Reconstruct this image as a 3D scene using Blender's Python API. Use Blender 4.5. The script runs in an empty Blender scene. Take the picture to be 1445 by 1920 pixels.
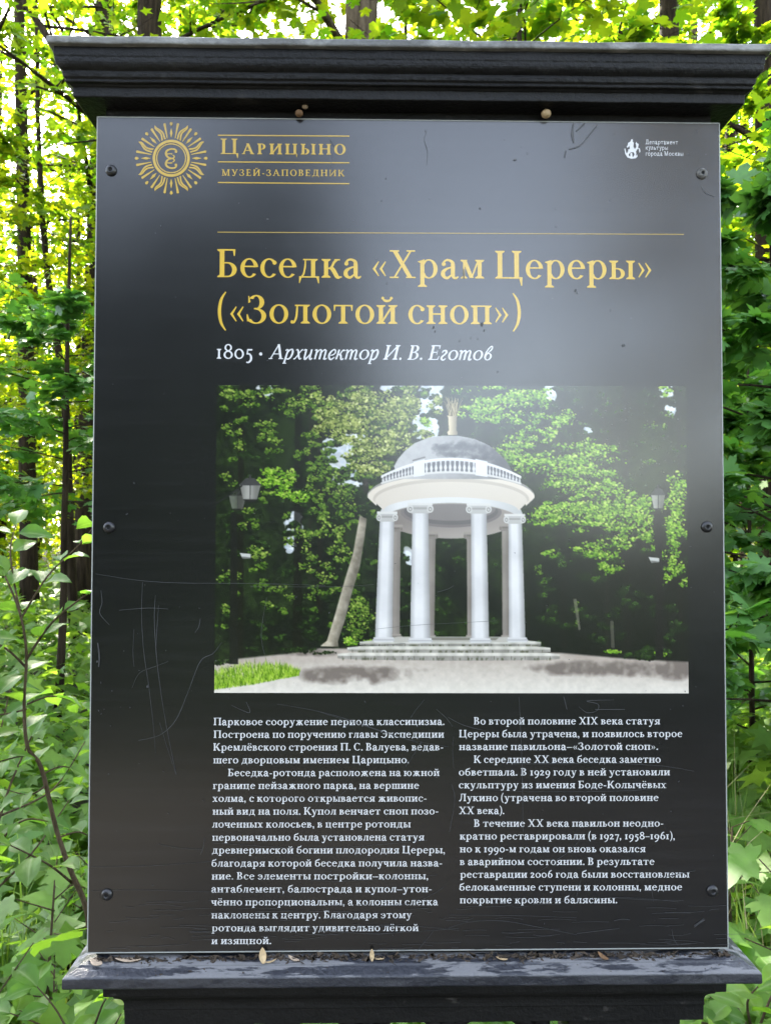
import bpy, bmesh, math, random
import numpy as np
from mathutils import Vector, Matrix, Euler

# ------------------------------------------------------------------ camera, sky, sun, exposure
scene = bpy.context.scene
COL = scene.collection
ZC = 1.50                                   # height of the panel's centre above the ground
CAM = Vector((-0.05405, -1.1045, ZC - 0.00645))
CAM_ROT = Euler((1.59865894, -0.00133112, -0.01696775), 'XYZ')
FPX = 1450.0                                # focal length in pixels of the 1445 x 1920 photograph
cd = bpy.data.cameras.new('camera'); cam = bpy.data.objects.new('camera', cd); COL.objects.link(cam)
cam.location = CAM; cam.rotation_euler = CAM_ROT
cd.sensor_fit = 'VERTICAL'; cd.sensor_height = 24.0; cd.lens = FPX / 1920 * 24.0
cd.clip_start = 0.02; cd.clip_end = 2000
cd.dof.use_dof = True; cd.dof.focus_distance = 1.11; cd.dof.aperture_fstop = 10
scene.camera = cam

SUN_AZ, SUN_EL = math.radians(-24), math.radians(41)
world = bpy.data.worlds.new("World"); scene.world = world; world.use_nodes = True
wn = world.node_tree
sky = wn.nodes.new('ShaderNodeTexSky'); sky.sky_type = 'NISHITA'; sky.sun_disc = False
sky.sun_elevation = SUN_EL; sky.sun_rotation = SUN_AZ; sky.dust_density = 1.5
bg = wn.nodes['Background']; bg.inputs['Strength'].default_value = 0.15
hz = wn.nodes.new('ShaderNodeHueSaturation'); hz.inputs['Saturation'].default_value = 0.52      # hazy summer air, thin white cloud
wn.links.new(sky.outputs[0], hz.inputs['Color']); wn.links.new(hz.outputs[0], bg.inputs['Color'])
sl = bpy.data.lights.new('sun', 'SUN'); sl.energy = 5.0; sl.angle = math.radians(0.5); sl.color = (1.0, 0.93, 0.80)
so = bpy.data.objects.new('sun', sl); COL.objects.link(so)
sd = Vector((math.sin(SUN_AZ) * math.cos(SUN_EL), math.cos(SUN_AZ) * math.cos(SUN_EL), math.sin(SUN_EL)))
so.rotation_euler = sd.to_track_quat('Z', 'Y').to_euler(); so.location = sd * 60
scene.view_settings.view_transform = 'Standard'; scene.view_settings.look = 'None'
scene.view_settings.exposure = 3.3; scene.view_settings.gamma = 1.0
scene.cycles.max_bounces = 8; scene.cycles.transparent_max_bounces = 8
scene.cycles.use_denoising = True
scene.cycles.sample_clamp_indirect = 6.0

rnd = random.Random(7); rng = np.random.default_rng(11)
CAM_M = CAM_ROT.to_matrix()

def ray(px, py):
    return CAM_M @ Vector(((px - 722.5) / FPX, (960 - py) / FPX, -1.0))
def at(px, py, Y):
    """the world point that lies at depth Y behind the board's face"""
    d = ray(px, py); return CAM + d * ((Y - CAM.y) / d.y)
def pl(px, py):
    """layout of the print, measured on the board's face: metres right and up from its centre"""
    p = at(px, py, 0.0); return (p.x, p.z - ZC)

# ------------------------------------------------------------------ helpers
def tag(o, label=None, cat=None, group=None, kind=None):
    if label: o['label'] = label
    if cat: o['category'] = cat
    if group: o['group'] = group
    if kind: o['kind'] = kind
    return o
def empty(name, loc=(0, 0, 0), rz=0.0):
    o = bpy.data.objects.new(name, None); COL.objects.link(o); o.location = loc; o.rotation_euler = (0, 0, rz)
    o.empty_display_size = 0.1; return o
def link_mesh(name, me, mat=None, parent=None):
    if mat is not None and not me.materials: me.materials.append(mat)
    o = bpy.data.objects.new(name, me); COL.objects.link(o)
    if parent is not None: o.parent = parent
    return o
def copy_tree(o, parent=None):
    c = o.copy(); COL.objects.link(c)
    if parent is not None: c.parent = parent
    for ch in list(o.children): copy_tree(ch, c)
    return c

class MB:
    """collects polygons, tubes, boxes for one mesh"""
    def __init__(s): s.v = []; s.f = []; s.smooth = []
    def poly(s, pts, smooth=False):
        n = len(s.v); s.v += [tuple(p) for p in pts]; s.f.append(tuple(range(n, n + len(pts)))); s.smooth.append(smooth)
    def box(s, x0, x1, y0, y1, z0, z1):
        n = len(s.v)
        s.v += [(x, y, z) for z in (z0, z1) for y in (y0, y1) for x in (x0, x1)]
        for q in ((0, 2, 3, 1), (4, 5, 7, 6), (0, 1, 5, 4), (2, 6, 7, 3), (0, 4, 6, 2), (1, 3, 7, 5)):
            s.f.append(tuple(n + i for i in q)); s.smooth.append(False)
    def tube(s, pts, rad, seg=8, jit=0.0, cap=True):
        pts = [Vector(p) for p in pts]; n = len(pts); base = len(s.v); up = Vector((0.13, 0.27, 0.95))
        for i, p in enumerate(pts):
            t = (pts[min(i + 1, n - 1)] - pts[max(i - 1, 0)]).normalized()
            a = t.cross(Vector((0.0, 1.0, 0.2)) if abs(t.dot(up)) > 0.8 else up).normalized(); b = t.cross(a)
            for k in range(seg):
                an = 2 * math.pi * k / seg; r = rad[i] * (1 + jit * (rnd.random() - 0.5))
                s.v.append(tuple(p + a * math.cos(an) * r + b * math.sin(an) * r))
        for i in range(n - 1):
            for k in range(seg):
                k2 = (k + 1) % seg
                s.f.append((base + i * seg + k, base + i * seg + k2, base + (i + 1) * seg + k2, base + (i + 1) * seg + k)); s.smooth.append(True)
        if cap:
            s.f.append(tuple(base + k for k in reversed(range(seg)))); s.smooth.append(False)
            s.f.append(tuple(base + (n - 1) * seg + k for k in range(seg))); s.smooth.append(False)
    def lathe(s, c, axis, prof, seg=20):
        """prof: (radius, distance along axis) from base to tip"""
        axis = Vector(axis).normalized(); a = axis.orthogonal().normalized(); b = axis.cross(a); c = Vector(c); base = len(s.v)
        for r, h in prof:
            for k in range(seg):
                an = 2 * math.pi * k / seg
                s.v.append(tuple(c + axis * h + (a * math.cos(an) + b * math.sin(an)) * r))
        for i in range(len(prof) - 1):
            for k in range(seg):
                k2 = (k + 1) % seg
                s.f.append((base + i * seg + k, base + i * seg + k2, base + (i + 1) * seg + k2, base + (i + 1) * seg + k)); s.smooth.append(True)
        s.f.append(tuple(base + (len(prof) - 1) * seg + k for k in range(seg))); s.smooth.append(False)
    def build(s, name, mat, parent=None, bevel=0.0):
        me = bpy.data.meshes.new(name); me.from_pydata(s.v, [], s.f)
        me.polygons.foreach_set('use_smooth', s.smooth); me.validate(); me.update()
        o = link_mesh(name, me, mat, parent)
        if bevel:
            m = o.modifiers.new('bevel', 'BEVEL'); m.width = bevel; m.segments = 2; m.limit_method = 'ANGLE'
        return o

def np_mesh(name, V, nper, mat=None):
    """V: (N, k, 3) polygons of k corners each"""
    N, k, _ = V.shape; me = bpy.data.meshes.new(name)
    me.vertices.add(N * k); me.vertices.foreach_set('co', V.reshape(-1).astype(np.float32))
    me.loops.add(N * k); me.loops.foreach_set('vertex_index', np.arange(N * k, dtype=np.int32))
    me.polygons.add(N); me.polygons.foreach_set('loop_start', np.arange(0, N * k, k, dtype=np.int32))
    me.update(calc_edges=True)
    if mat: me.materials.append(mat)
    return me

def faces_mesh(name, V, F, mat=None):
    """V (n,3); F (m,4) quads or (m,3) triangles, numpy"""
    m, k = F.shape; me = bpy.data.meshes.new(name)
    me.vertices.add(len(V)); me.vertices.foreach_set('co', V.reshape(-1).astype(np.float32))
    me.loops.add(m * k); me.loops.foreach_set('vertex_index', F.reshape(-1).astype(np.int32))
    me.polygons.add(m); me.polygons.foreach_set('loop_start', np.arange(0, m * k, k, dtype=np.int32))
    me.update(calc_edges=True)
    if mat: me.materials.append(mat)
    return me

# ------------------------------------------------------------------ materials
def new_mat(name):
    m = bpy.data.materials.new(name); m.use_nodes = True; nt = m.node_tree
    return m, nt, nt.nodes['Principled BSDF'], nt.nodes['Material Output']
def N(nt, typ, **kw):
    n = nt.nodes.new(typ)
    for k, v in kw.items():
        if k in n.inputs: n.inputs[k].default_value = v
        else: setattr(n, k, v)
    return n
def ramp(nt, stops):
    r = nt.nodes.new('ShaderNodeValToRGB'); e = r.color_ramp.elements
    e[0].position, e[0].color = stops[0][0], (*stops[0][1], 1); e[1].position, e[1].color = stops[1][0], (*stops[1][1], 1)
    for p, c in stops[2:]:
        q = e.new(p); q.color = (*c, 1)
    return r
def noise(nt, scale, detail=4, rough=0.55, vec=None, stretch=None):
    n = N(nt, 'ShaderNodeTexNoise'); n.inputs['Scale'].default_value = scale; n.inputs['Detail'].default_value = detail; n.inputs['Roughness'].default_value = rough
    tc = nt.nodes.new('ShaderNodeTexCoord'); src = tc.outputs['Object']
    if stretch:
        mp = nt.nodes.new('ShaderNodeMapping'); mp.inputs['Scale'].default_value = stretch; nt.links.new(src, mp.inputs['Vector']); src = mp.outputs[0]
    nt.links.new(src, n.inputs['Vector']); return n
def bump(nt, bs, src, strength=0.3, dist=0.002):
    b = N(nt, 'ShaderNodeBump'); b.inputs['Strength'].default_value = strength; b.inputs['Distance'].default_value = dist
    nt.links.new(src, b.inputs['Height']); nt.links.new(b.outputs[0], bs.inputs['Normal']); return b

def leaf_mat(name, c0, c1, t0, t1, trans=0.5, rough=0.42, spec=0.5):
    m, nt, bs, out = new_mat(name)
    g = nt.nodes.new('ShaderNodeNewGeometry')
    r1 = ramp(nt, [(0, c0), (1, c1)]); r2 = ramp(nt, [(0, t0), (1, t1)])
    nt.links.new(g.outputs['Random Per Island'], r1.inputs[0]); nt.links.new(g.outputs['Random Per Island'], r2.inputs[0])
    bs.inputs['Roughness'].default_value = rough; bs.inputs['Specular IOR Level'].default_value = spec
    n = noise(nt, 90, 2); bump(nt, bs, n.outputs['Fac'], 0.25, 0.002)
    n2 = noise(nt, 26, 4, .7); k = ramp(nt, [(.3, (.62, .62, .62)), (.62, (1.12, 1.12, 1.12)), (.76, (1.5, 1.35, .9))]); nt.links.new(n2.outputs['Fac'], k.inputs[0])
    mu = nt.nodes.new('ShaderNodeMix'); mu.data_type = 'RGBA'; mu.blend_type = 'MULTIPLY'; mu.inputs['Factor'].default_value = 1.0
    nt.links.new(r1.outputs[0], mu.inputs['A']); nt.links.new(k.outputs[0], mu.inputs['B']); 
    va = nt.nodes.new('ShaderNodeAttribute'); va.attribute_name = 'vein'; pw = N(nt, 'ShaderNodeMath', operation='POWER'); nt.links.new(va.outputs['Fac'], pw.inputs[0]); pw.inputs[1].default_value = 7.0
    mv = nt.nodes.new('ShaderNodeMix'); mv.data_type = 'RGBA'; nt.links.new(pw.outputs[0], mv.inputs['Factor']); nt.links.new(mu.outputs['Result'], mv.inputs['A']); mv.inputs['B'].default_value = (.20, .27, .10, 1)
    nt.links.new(mv.outputs['Result'], bs.inputs['Base Color'])
    tr = nt.nodes.new('ShaderNodeBsdfTranslucent'); nt.links.new(r2.outputs[0], tr.inputs['Color'])
    mx = nt.nodes.new('ShaderNodeMixShader'); mx.inputs[0].default_value = trans
    nt.links.new(bs.outputs[0], mx.inputs[1]); nt.links.new(tr.outputs[0], mx.inputs[2]); nt.links.new(mx.outputs[0], out.inputs['Surface'])
    return m
M = {}
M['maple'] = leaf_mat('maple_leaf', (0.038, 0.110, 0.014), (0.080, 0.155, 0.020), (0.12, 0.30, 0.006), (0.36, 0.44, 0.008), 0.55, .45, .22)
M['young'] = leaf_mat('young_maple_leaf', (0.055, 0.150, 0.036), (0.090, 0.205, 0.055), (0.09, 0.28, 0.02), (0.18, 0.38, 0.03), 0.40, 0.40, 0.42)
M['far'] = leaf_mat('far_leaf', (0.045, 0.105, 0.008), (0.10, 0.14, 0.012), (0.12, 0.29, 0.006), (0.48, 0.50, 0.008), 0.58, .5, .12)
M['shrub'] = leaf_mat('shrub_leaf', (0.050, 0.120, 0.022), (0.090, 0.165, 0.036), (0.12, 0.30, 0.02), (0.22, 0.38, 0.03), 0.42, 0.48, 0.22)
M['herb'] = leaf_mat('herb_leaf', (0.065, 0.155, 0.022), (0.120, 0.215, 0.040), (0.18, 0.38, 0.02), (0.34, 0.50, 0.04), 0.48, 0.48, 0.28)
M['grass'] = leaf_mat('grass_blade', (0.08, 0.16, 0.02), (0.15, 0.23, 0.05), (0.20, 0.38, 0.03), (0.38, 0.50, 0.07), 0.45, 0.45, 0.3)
M['straw'] = leaf_mat('straw_blade', (0.26, 0.22, 0.11), (0.36, 0.30, 0.15), (0.3, 0.26, 0.12), (0.4, 0.34, 0.16), 0.3, 0.55, 0.3)
M['dark_leaf'] = leaf_mat('spruce_needles', (0.012, 0.024, 0.012), (0.022, 0.036, 0.016), (0.01, 0.03, 0.01), (0.02, 0.04, 0.01), 0.2, 0.6, 0.2)
M['gold_leaf'] = leaf_mat('yellowing_leaf', (0.22, 0.17, 0.03), (0.34, 0.26, 0.05), (0.4, 0.3, 0.04), (0.5, 0.4, 0.06), 0.35, 0.5, 0.3)

def bark(name, a, b, sc=14):
    m, nt, bs, out = new_mat(name)
    n = noise(nt, sc, 6, 0.65, stretch=(1.6, 1.6, 0.22)); r = ramp(nt, [(0.35, a), (0.68, b)])
    nt.links.new(n.outputs['Fac'], r.inputs[0]); nt.links.new(r.outputs[0], bs.inputs['Base Color'])
    bs.inputs['Roughness'].default_value = 0.95; bs.inputs['Specular IOR Level'].default_value = .1; bump(nt, bs, n.outputs['Fac'], 1.0, 0.04); return m
M['bark'] = bark('grey_bark', (0.030, 0.021, 0.012), (0.110, 0.084, 0.055))
M['bark_dark'] = bark('dark_bark', (0.010, 0.007, 0.004), (0.042, 0.030, 0.019))
M['twig'] = bark('shrub_stem', (0.07, 0.050, 0.028), (0.17, 0.125, 0.075), 60)

m, nt, bs, out = new_mat('forest_soil'); M['soil'] = m
n = noise(nt, 3.0, 8, 0.7); r = ramp(nt, [(0.3, (0.015, 0.012, 0.008)), (0.55, (0.032, 0.027, 0.014)), (0.75, (0.028, 0.045, 0.014))])
nt.links.new(n.outputs['Fac'], r.inputs[0]); nt.links.new(r.outputs[0], bs.inputs['Base Color']); bs.inputs['Roughness'].default_value = 1.0
n2 = noise(nt, 30.0, 6); bump(nt, bs, n2.outputs['Fac'], 0.8, 0.05)

m, nt, bs, out = new_mat('gravel_path'); M['path'] = m
n = noise(nt, 60.0, 6, 0.7); r = ramp(nt, [(0.3, (0.035, 0.031, 0.026)), (0.75, (0.075, 0.066, 0.055))])
nt.links.new(n.outputs['Fac'], r.inputs[0]); nt.links.new(r.outputs[0], bs.inputs['Base Color']); bs.inputs['Roughness'].default_value = 0.95
bump(nt, bs, n.outputs['Fac'], 0.6, 0.01)
# ------------------------------------------------------------------ ground
def ground():
    n = 60; xs = np.linspace(-1, 1, n); g = np.sign(xs) * np.abs(xs) ** 2.2 * 140
    X, Y = np.meshgrid(g, g); Y = Y + 3
    Z = -0.02 + 0.05 * np.sin(X * 0.9 + 1) * np.cos(Y * 0.8) * np.clip((np.abs(Y) + np.abs(X)) / 6 - .4, 0, 1) + np.clip((Y - 14) * 0.03, 0, 2.5)
    V = np.stack([X, Y, Z], -1).reshape(-1, 3); i = np.arange(n * n).reshape(n, n)
    F = np.stack([i[:-1, :-1], i[:-1, 1:], i[1:, 1:], i[1:, :-1]], -1).reshape(-1, 4)
    o = link_mesh('ground', faces_mesh('ground', V, F, M['soil'])); tag(o, kind='structure')
    b = MB(); pts = [Vector((-16 + i * 1.1, -2.2 - .012 * max(0, i - 12) ** 2.2, .035)) for i in range(34)]
    for i in range(33):
        def sd(j):
            t = (pts[min(j + 1, 33)] - pts[max(j - 1, 0)]).normalized(); w = Vector((-t.y, t.x, 0)) * 1.25; return pts[j] - w, pts[j] + w
        (p0, p1), (q0, q1) = sd(i), sd(i + 1); b.poly([p0, q0, q1, p1])
    tag(b.build('path', M['path']), kind='structure')
ground()

# ------------------------------------------------------------------ leaves
def mirror(h):
    return np.array([(x, y, 0) for x, y in h] + [(-x, y, 0) for x, y in reversed(h[1:-1])], float)
MAPLE = mirror([(0, .06), (.17, 0), (.42, .0), (.36, .14), (.47, .22), (.32, .31), (.47, .40), (.62, .64), (.45, .60), (.37, .72), (.19, .56), (.20, .80), (0, 1.0)])
MAPLE[:, 2] = -0.22 * (MAPLE[:, 1] - .3) ** 2 - 0.25 * MAPLE[:, 0] ** 2
STAR = mirror([(0, .06), (.44, .05), (.30, .30), (.60, .62), (.19, .57), (0, 1.0)])
STAR[:, 2] = -0.3 * STAR[:, 1] ** 2 - .2 * STAR[:, 0] ** 2
BROAD = mirror([(0, 0), (.28, .10), (.42, .35), (.40, .55), (.26, .80), (0, 1.0)])      # rounded leaf, far twigs
BROAD[:, 2] = -0.2 * BROAD[:, 1] ** 2 - .2 * BROAD[:, 0] ** 2
DIAMOND = np.array([(0, 0, 0), (.40, .45, -.1), (0, 1, -.25), (-.40, .45, -.1)], float)

def unit(a): return a / np.maximum(np.linalg.norm(a, axis=-1, keepdims=True), 1e-9)
def place(T, P, D, Nn, S):
    """copies of the leaf outline T at points P, tips towards D, facing Nn, of size S"""
    D = unit(D); X = unit(np.cross(D, Nn)); Z = np.cross(X, D)
    return P[:, None, :] + S[:, None, None] * (T[None, :, 0:1] * X[:, None, :] + T[None, :, 1:2] * D[:, None, :] + T[None, :, 2:3] * Z[:, None, :])

def oval_grid():
    """a folded oval leaf with midrib, 3 columns, wavy rim"""
    rows = [(0, 0), (.12, .14), (.3, .27), (.5, .31), (.7, .25), (.87, .12), (1.0, 0)]
    V = []
    for y, w in rows:
        for s in (-1, -.5, 0, .5, 1):
            V.append((s * w, y, .35 * abs(s) * w - .28 * y * y + .04 * math.sin(9 * y + 2 * s) * abs(s)))
    F = [(r * 5 + c, r * 5 + c + 1, (r + 1) * 5 + c + 1, (r + 1) * 5 + c) for r in range(len(rows) - 1) for c in range(4)]
    return np.array(V), np.array(F)
OVAL_V, OVAL_F = oval_grid()
def place_grid(name, P, D, Nn, S, mat):
    V = place(OVAL_V, P, D, Nn, S); n, k, _ = V.shape
    F = (OVAL_F[None] + (np.arange(n) * k)[:, None, None]).reshape(-1, 4)
    me = faces_mesh(name, V.reshape(-1, 3), F, mat)
    ve = me.attributes.new('vein', 'FLOAT', 'POINT'); ve.data.foreach_set('value', np.tile(np.array([1.0 if i % 5 == 2 else 0.0 for i in range(k)], np.float32), n)); me.polygons.foreach_set('use_smooth', np.ones(len(F), bool)); return me

# ------------------------------------------------------------------ trees
def make_tree(name, label, cat, x, y, H, r, lean=(0, 0), crown=(4, 13), spread=3.0, limbs=26, twigs=6, per=16, leaf=0.12, T=MAPLE,
              lm='maple', bm='bark', group=None, seed=0, wig=0.06, tilt=0.55, rise=(.05, .55), bend=None, seg=14):
    R = np.random.default_rng(seed + 100); root = empty(name, (x, y, -0.05)); tag(root, label, cat, group)
    nz = 14; zs = np.linspace(0, H, nz); px = lean[0] * zs; py = lean[1] * zs
    wob = np.cumsum(R.normal(0, wig * H / nz / 2.5, (nz, 2)), 0); wob -= wob[0]; wob -= np.linspace(0, 1, nz)[:, None] * wob[-1]
    px = px + wob[:, 0]; py = py + wob[:, 1]
    if bend: px = px + np.interp(zs, [b[0] for b in bend], [b[1] for b in bend])
    rad = r * (1 - 0.72 * (zs / H)) ; rad[0] *= 1.35
    tb = MB(); tb.tube([(px[i], py[i], zs[i]) for i in range(nz)], rad, seg, 0.10); tb.build('trunk', M[bm], root)
    bb = MB(); Ps, Ds = [], []
    for k in range(limbs):
        f = (k + R.random()) / limbs; z0 = crown[0] + (crown[1] - crown[0]) * f
        z0 = min(z0, H * .985); az = k * 2.4 + R.normal(0, .35); L = spread * R.uniform(.55, 1.0) * (1 - .65 * f ** 1.6)
        sl = R.uniform(*rise) + .35 * f; p0 = np.array([np.interp(z0, zs, px), np.interp(z0, zs, py), z0])
        d = np.array([math.cos(az), math.sin(az), sl]); d /= np.linalg.norm(d)
        ts = np.linspace(0, 1, 6); crv = R.normal(0, .12, 3); crv[2] = -.10
        lp = [p0 + d * L * t + crv * L * t * t for t in ts]
        rr = max(.006, r * .26 * (L / spread))
        bb.tube(lp, [rr * (1 - .8 * t) for t in ts], 6, 0.1)
        for q in range(twigs):
            s = .25 + .75 * (q + R.random()) / twigs; i = min(int(s * 5), 4); b0 = lp[i] + (lp[i + 1] - lp[i]) * (s * 5 - i)
            sd = 1 if q % 2 else -1; a2 = az + sd * R.uniform(.35, 1.15); tl = L * R.uniform(.22, .42)
            d2 = np.array([math.cos(a2), math.sin(a2), sl * .5 + R.normal(0, .18)]); d2 /= np.linalg.norm(d2)
            e = b0 + d2 * tl + np.array([0, 0, -.06 * tl])
            bb.tube([b0, (b0 + e) / 2 + R.normal(0, .02, 3) * tl, e], [rr * .38, rr * .26, .0025], 4, 0, False)
            t = R.random(per) ** .75; lat = R.normal(0, 1, (per, 3)) * tl * .20; lat[:, 2] *= .55
            Ps.append(b0 + (e - b0) * t[:, None] + lat); Ds.append(np.tile(d2, (per, 1)) + np.c_[R.normal(0, .8, (per, 2)), R.normal(-.25, .25, per)])
    bb.build('branch_work', M[bm], root)
    P = np.concatenate(Ps); D = np.concatenate(Ds); n = len(P)
    Nn = unit(np.c_[R.normal(0, tilt, (n, 2)), np.ones(n)])
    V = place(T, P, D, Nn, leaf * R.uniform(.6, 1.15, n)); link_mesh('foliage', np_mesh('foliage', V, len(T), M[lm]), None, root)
    return root
def col(px, Y): return at(px, 1004, Y).x

# the trunks one can tell apart in the photograph
make_tree('maple_tree', 'tall slim dark tree trunk at the far left edge of the wood, leaning slightly left', 'tree', col(60, 9) , 9, 15, .115, (-.031, 0), (5.2, 14), 2.6, 24, 5, 16, .12, STAR, 'maple', 'bark_dark', seed=1, wig=.01)
make_tree('maple_tree', 'stout dark trunk rising from the undergrowth close to the left edge of the board', 'tree', col(158, 10.5), 10.5, 15, .19, (.02, 0), (5.5, 14), 3.0, 24, 6, 16, .13, STAR, 'maple', 'bark_dark', seed=2, wig=.02)
make_tree('maple_tree', 'round dark trunk above the left half of the board cornice', 'tree', col(277, 7.5), 7.5, 16, .20, (-.004, 0), (4.6, 15), 2.6, 26, 6, 16, .13, STAR, 'maple', 'bark_dark', seed=3, wig=.01)
make_tree('maple_tree', 'thin brown trunk set back between the cornice corner and a round dark trunk', 'tree', col(205, 14), 14, 17, .15, (-.003, 0), (6, 16), 2.8, 26, 6, 16, .14, STAR, 'far', 'bark', seed=4, wig=.01)
make_tree('maple_tree', 'thick grey fissured trunk above the middle of the board cornice', 'tree', col(668, 6), 6, 16, .215, (0.004, 0), (4.6, 15), 2.4, 24, 6, 16, .13, MAPLE, 'maple', 'bark', seed=5, wig=.008, seg=24)
make_tree('maple_tree', 'straight dark trunk above the right end of the cornice, nearer of a close pair', 'tree', col(1256, 8), 8, 16, .17, (.004, 0), (5, 15), 2.4, 24, 6, 16, .12, STAR, 'maple', 'bark_dark', seed=6, wig=.01)
make_tree('maple_tree', 'paler slim trunk above the right end of the cornice, further of a close pair', 'tree', col(1306, 12), 12, 16, .14, (.002, 0), (6.5, 15), 2.4, 22, 6, 16, .13, STAR, 'far', 'bark', seed=7, wig=.01)
make_tree('maple_tree', 'leaning dark tree beyond the right end of the cornice with forked boughs', 'tree', col(1325, 9.5), 9.5, 13, .11, (.045, 0), (3.4, 12), 2.2, 22, 6, 16, .12, STAR, 'maple', 'bark_dark', seed=8, wig=.05)
make_tree('maple_tree', 'dark trunk half hidden by leaves at the right edge beside the board', 'tree', col(1448, 7), 7, 14, .15, (-.006, 0), (4, 13), 2.4, 22, 6, 16, .12, STAR, 'maple', 'bark_dark', seed=9, wig=.02)
make_tree('maple_sapling', 'crooked thin sapling between the left edge tree and the board', 'sapling', col(128, 8), 8, 8.5, .06, (-.02, 0), (2.6, 8.2), 1.5, 26, 5, 12, .11, STAR, 'maple', 'bark_dark', seed=10, wig=.03, bend=[(0, .1), (3.2, 0), (4.2, -.16), (5.5, -.26), (8.5, -.3)])
make_tree('maple_sapling', 'thin upright sapling deep in the wood just left of the board', 'sapling', col(140, 12.5), 12.5, 9, .07, (0, 0), (3, 8.8), 1.8, 26, 5, 13, .13, STAR, 'far', 'bark_dark', seed=11, wig=.03)
make_tree('maple_sapling', 'dark stem slanting down to the left end of the cornice', 'sapling', col(250, 6.2), 6.2, 9, .07, (0, 0), (5.5, 8.8), 1.2, 12, 4, 8, .12, STAR, 'maple', 'bark_dark', seed=12, wig=.02, bend=[(0, 0), (5, 0), (9, -2.6)])
make_tree('maple_sapling', 'young maple left of the board with a dark tier of leaves at mid height', 'sapling', col(116, 4.9), 4.9, 4.0, .035, (.01, 0), (1.75, 3.2), 1.35, 20, 6, 20, .105, MAPLE, 'young', 'bark_dark', seed=13, wig=.03, rise=(-.05, .22), tilt=.35)
make_tree('maple_sapling', 'young maple by the right edge of the board, large pale green leaves in tiers', 'sapling', col(1470, 2.1), 2.1, 3.15, .022, (-.015, 0), (.75, 3.05), .9, 32, 5, 18, .115, MAPLE, 'young', 'bark_dark', seed=14, wig=.03, rise=(-.02, .35), tilt=.62)
make_tree('maple_sapling', 'small maple behind the right edge of the board above the grass', 'sapling', col(1405, 3.1), 3.1, 2.5, .018, (0, 0), (.4, 2.4), .8, 30, 5, 20, .105, MAPLE, 'young', 'bark_dark', seed=15, wig=.03, tilt=.6)
make_tree('maple_sapling', 'tall young maple spreading broad bright leaves over the right half of the cornice', 'sapling', col(960, 4.6), 4.6, 6.6, .045, (.01, 0), (3.7, 6.5), 2.1, 26, 6, 16, .125, MAPLE, 'maple', 'bark_dark', seed=16, wig=.03, tilt=.6)
make_tree('maple_sapling', 'young maple holding yellow green sunlit leaves above the left half of the cornice', 'sapling', col(470, 8.2), 8.2, 9.0, .045, (.0, 0), (4.2, 8.9), 2.1, 26, 6, 13, .115, MAPLE, 'maple', 'bark_dark', seed=17, wig=.03, tilt=.6)
make_tree('maple_sapling', 'slender maple with dense low leaves at the right edge of the wood', 'sapling', col(1490, 4.8), 4.8, 5.6, .04, (-.02, 0), (1.2, 5.4), 1.6, 30, 6, 15, .11, MAPLE, 'maple', 'bark_dark', seed=18, wig=.03, tilt=.6)
make_tree('maple_sapling', 'bright young maple behind the left end of the cornice', 'sapling', col(330, 9.0), 9.0, 9.5, .05, (.0, 0), (4.0, 9.4), 2.1, 28, 6, 14, .12, MAPLE, 'maple', 'bark_dark', seed=19, wig=.03, tilt=.65)
make_tree('maple_sapling', 'bright young maple behind the right end of the cornice', 'sapling', col(1160, 9.4), 9.4, 9.6, .05, (.0, 0), (4.0, 9.5), 2.1, 28, 6, 14, .12, MAPLE, 'maple', 'bark_dark', seed=20, wig=.03, tilt=.65)
make_tree('maple_sapling', 'bright young maple beside the thick grey trunk', 'sapling', col(760, 7.4), 7.4, 8.6, .05, (.0, 0), (4.0, 8.5), 2.0, 28, 6, 14, .12, MAPLE, 'far', 'bark_dark', seed=22, wig=.03, tilt=.65)
# the rank of young trees behind them: backlit, much alike
k = 0
for px, Y, H in ((-60, 7.5, 6), (225, 10.5, 7.5), (-95, 13, 8), (330, 11, 9), (560, 13, 10), (760, 10, 9), (900, 14, 10), (1080, 11, 9.5), (1200, 14, 10), (1390, 10.5, 8.5), (1500, 13, 9.5), (-130, 11, 7), (1560, 9, 8)):
    make_tree('young_tree', 'young leafy tree glowing yellow green in the sunlit wood behind the board', 'tree', col(px, Y), Y, H, .035, (0, 0), (1.4, H - .2), 2.2, 36, 6, 22, .10, STAR if Y < 11 else BROAD, 'far', 'bark', group='sunlit young trees in the wood', seed=30 + k, wig=.03, tilt=.7)
    k += 1

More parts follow.
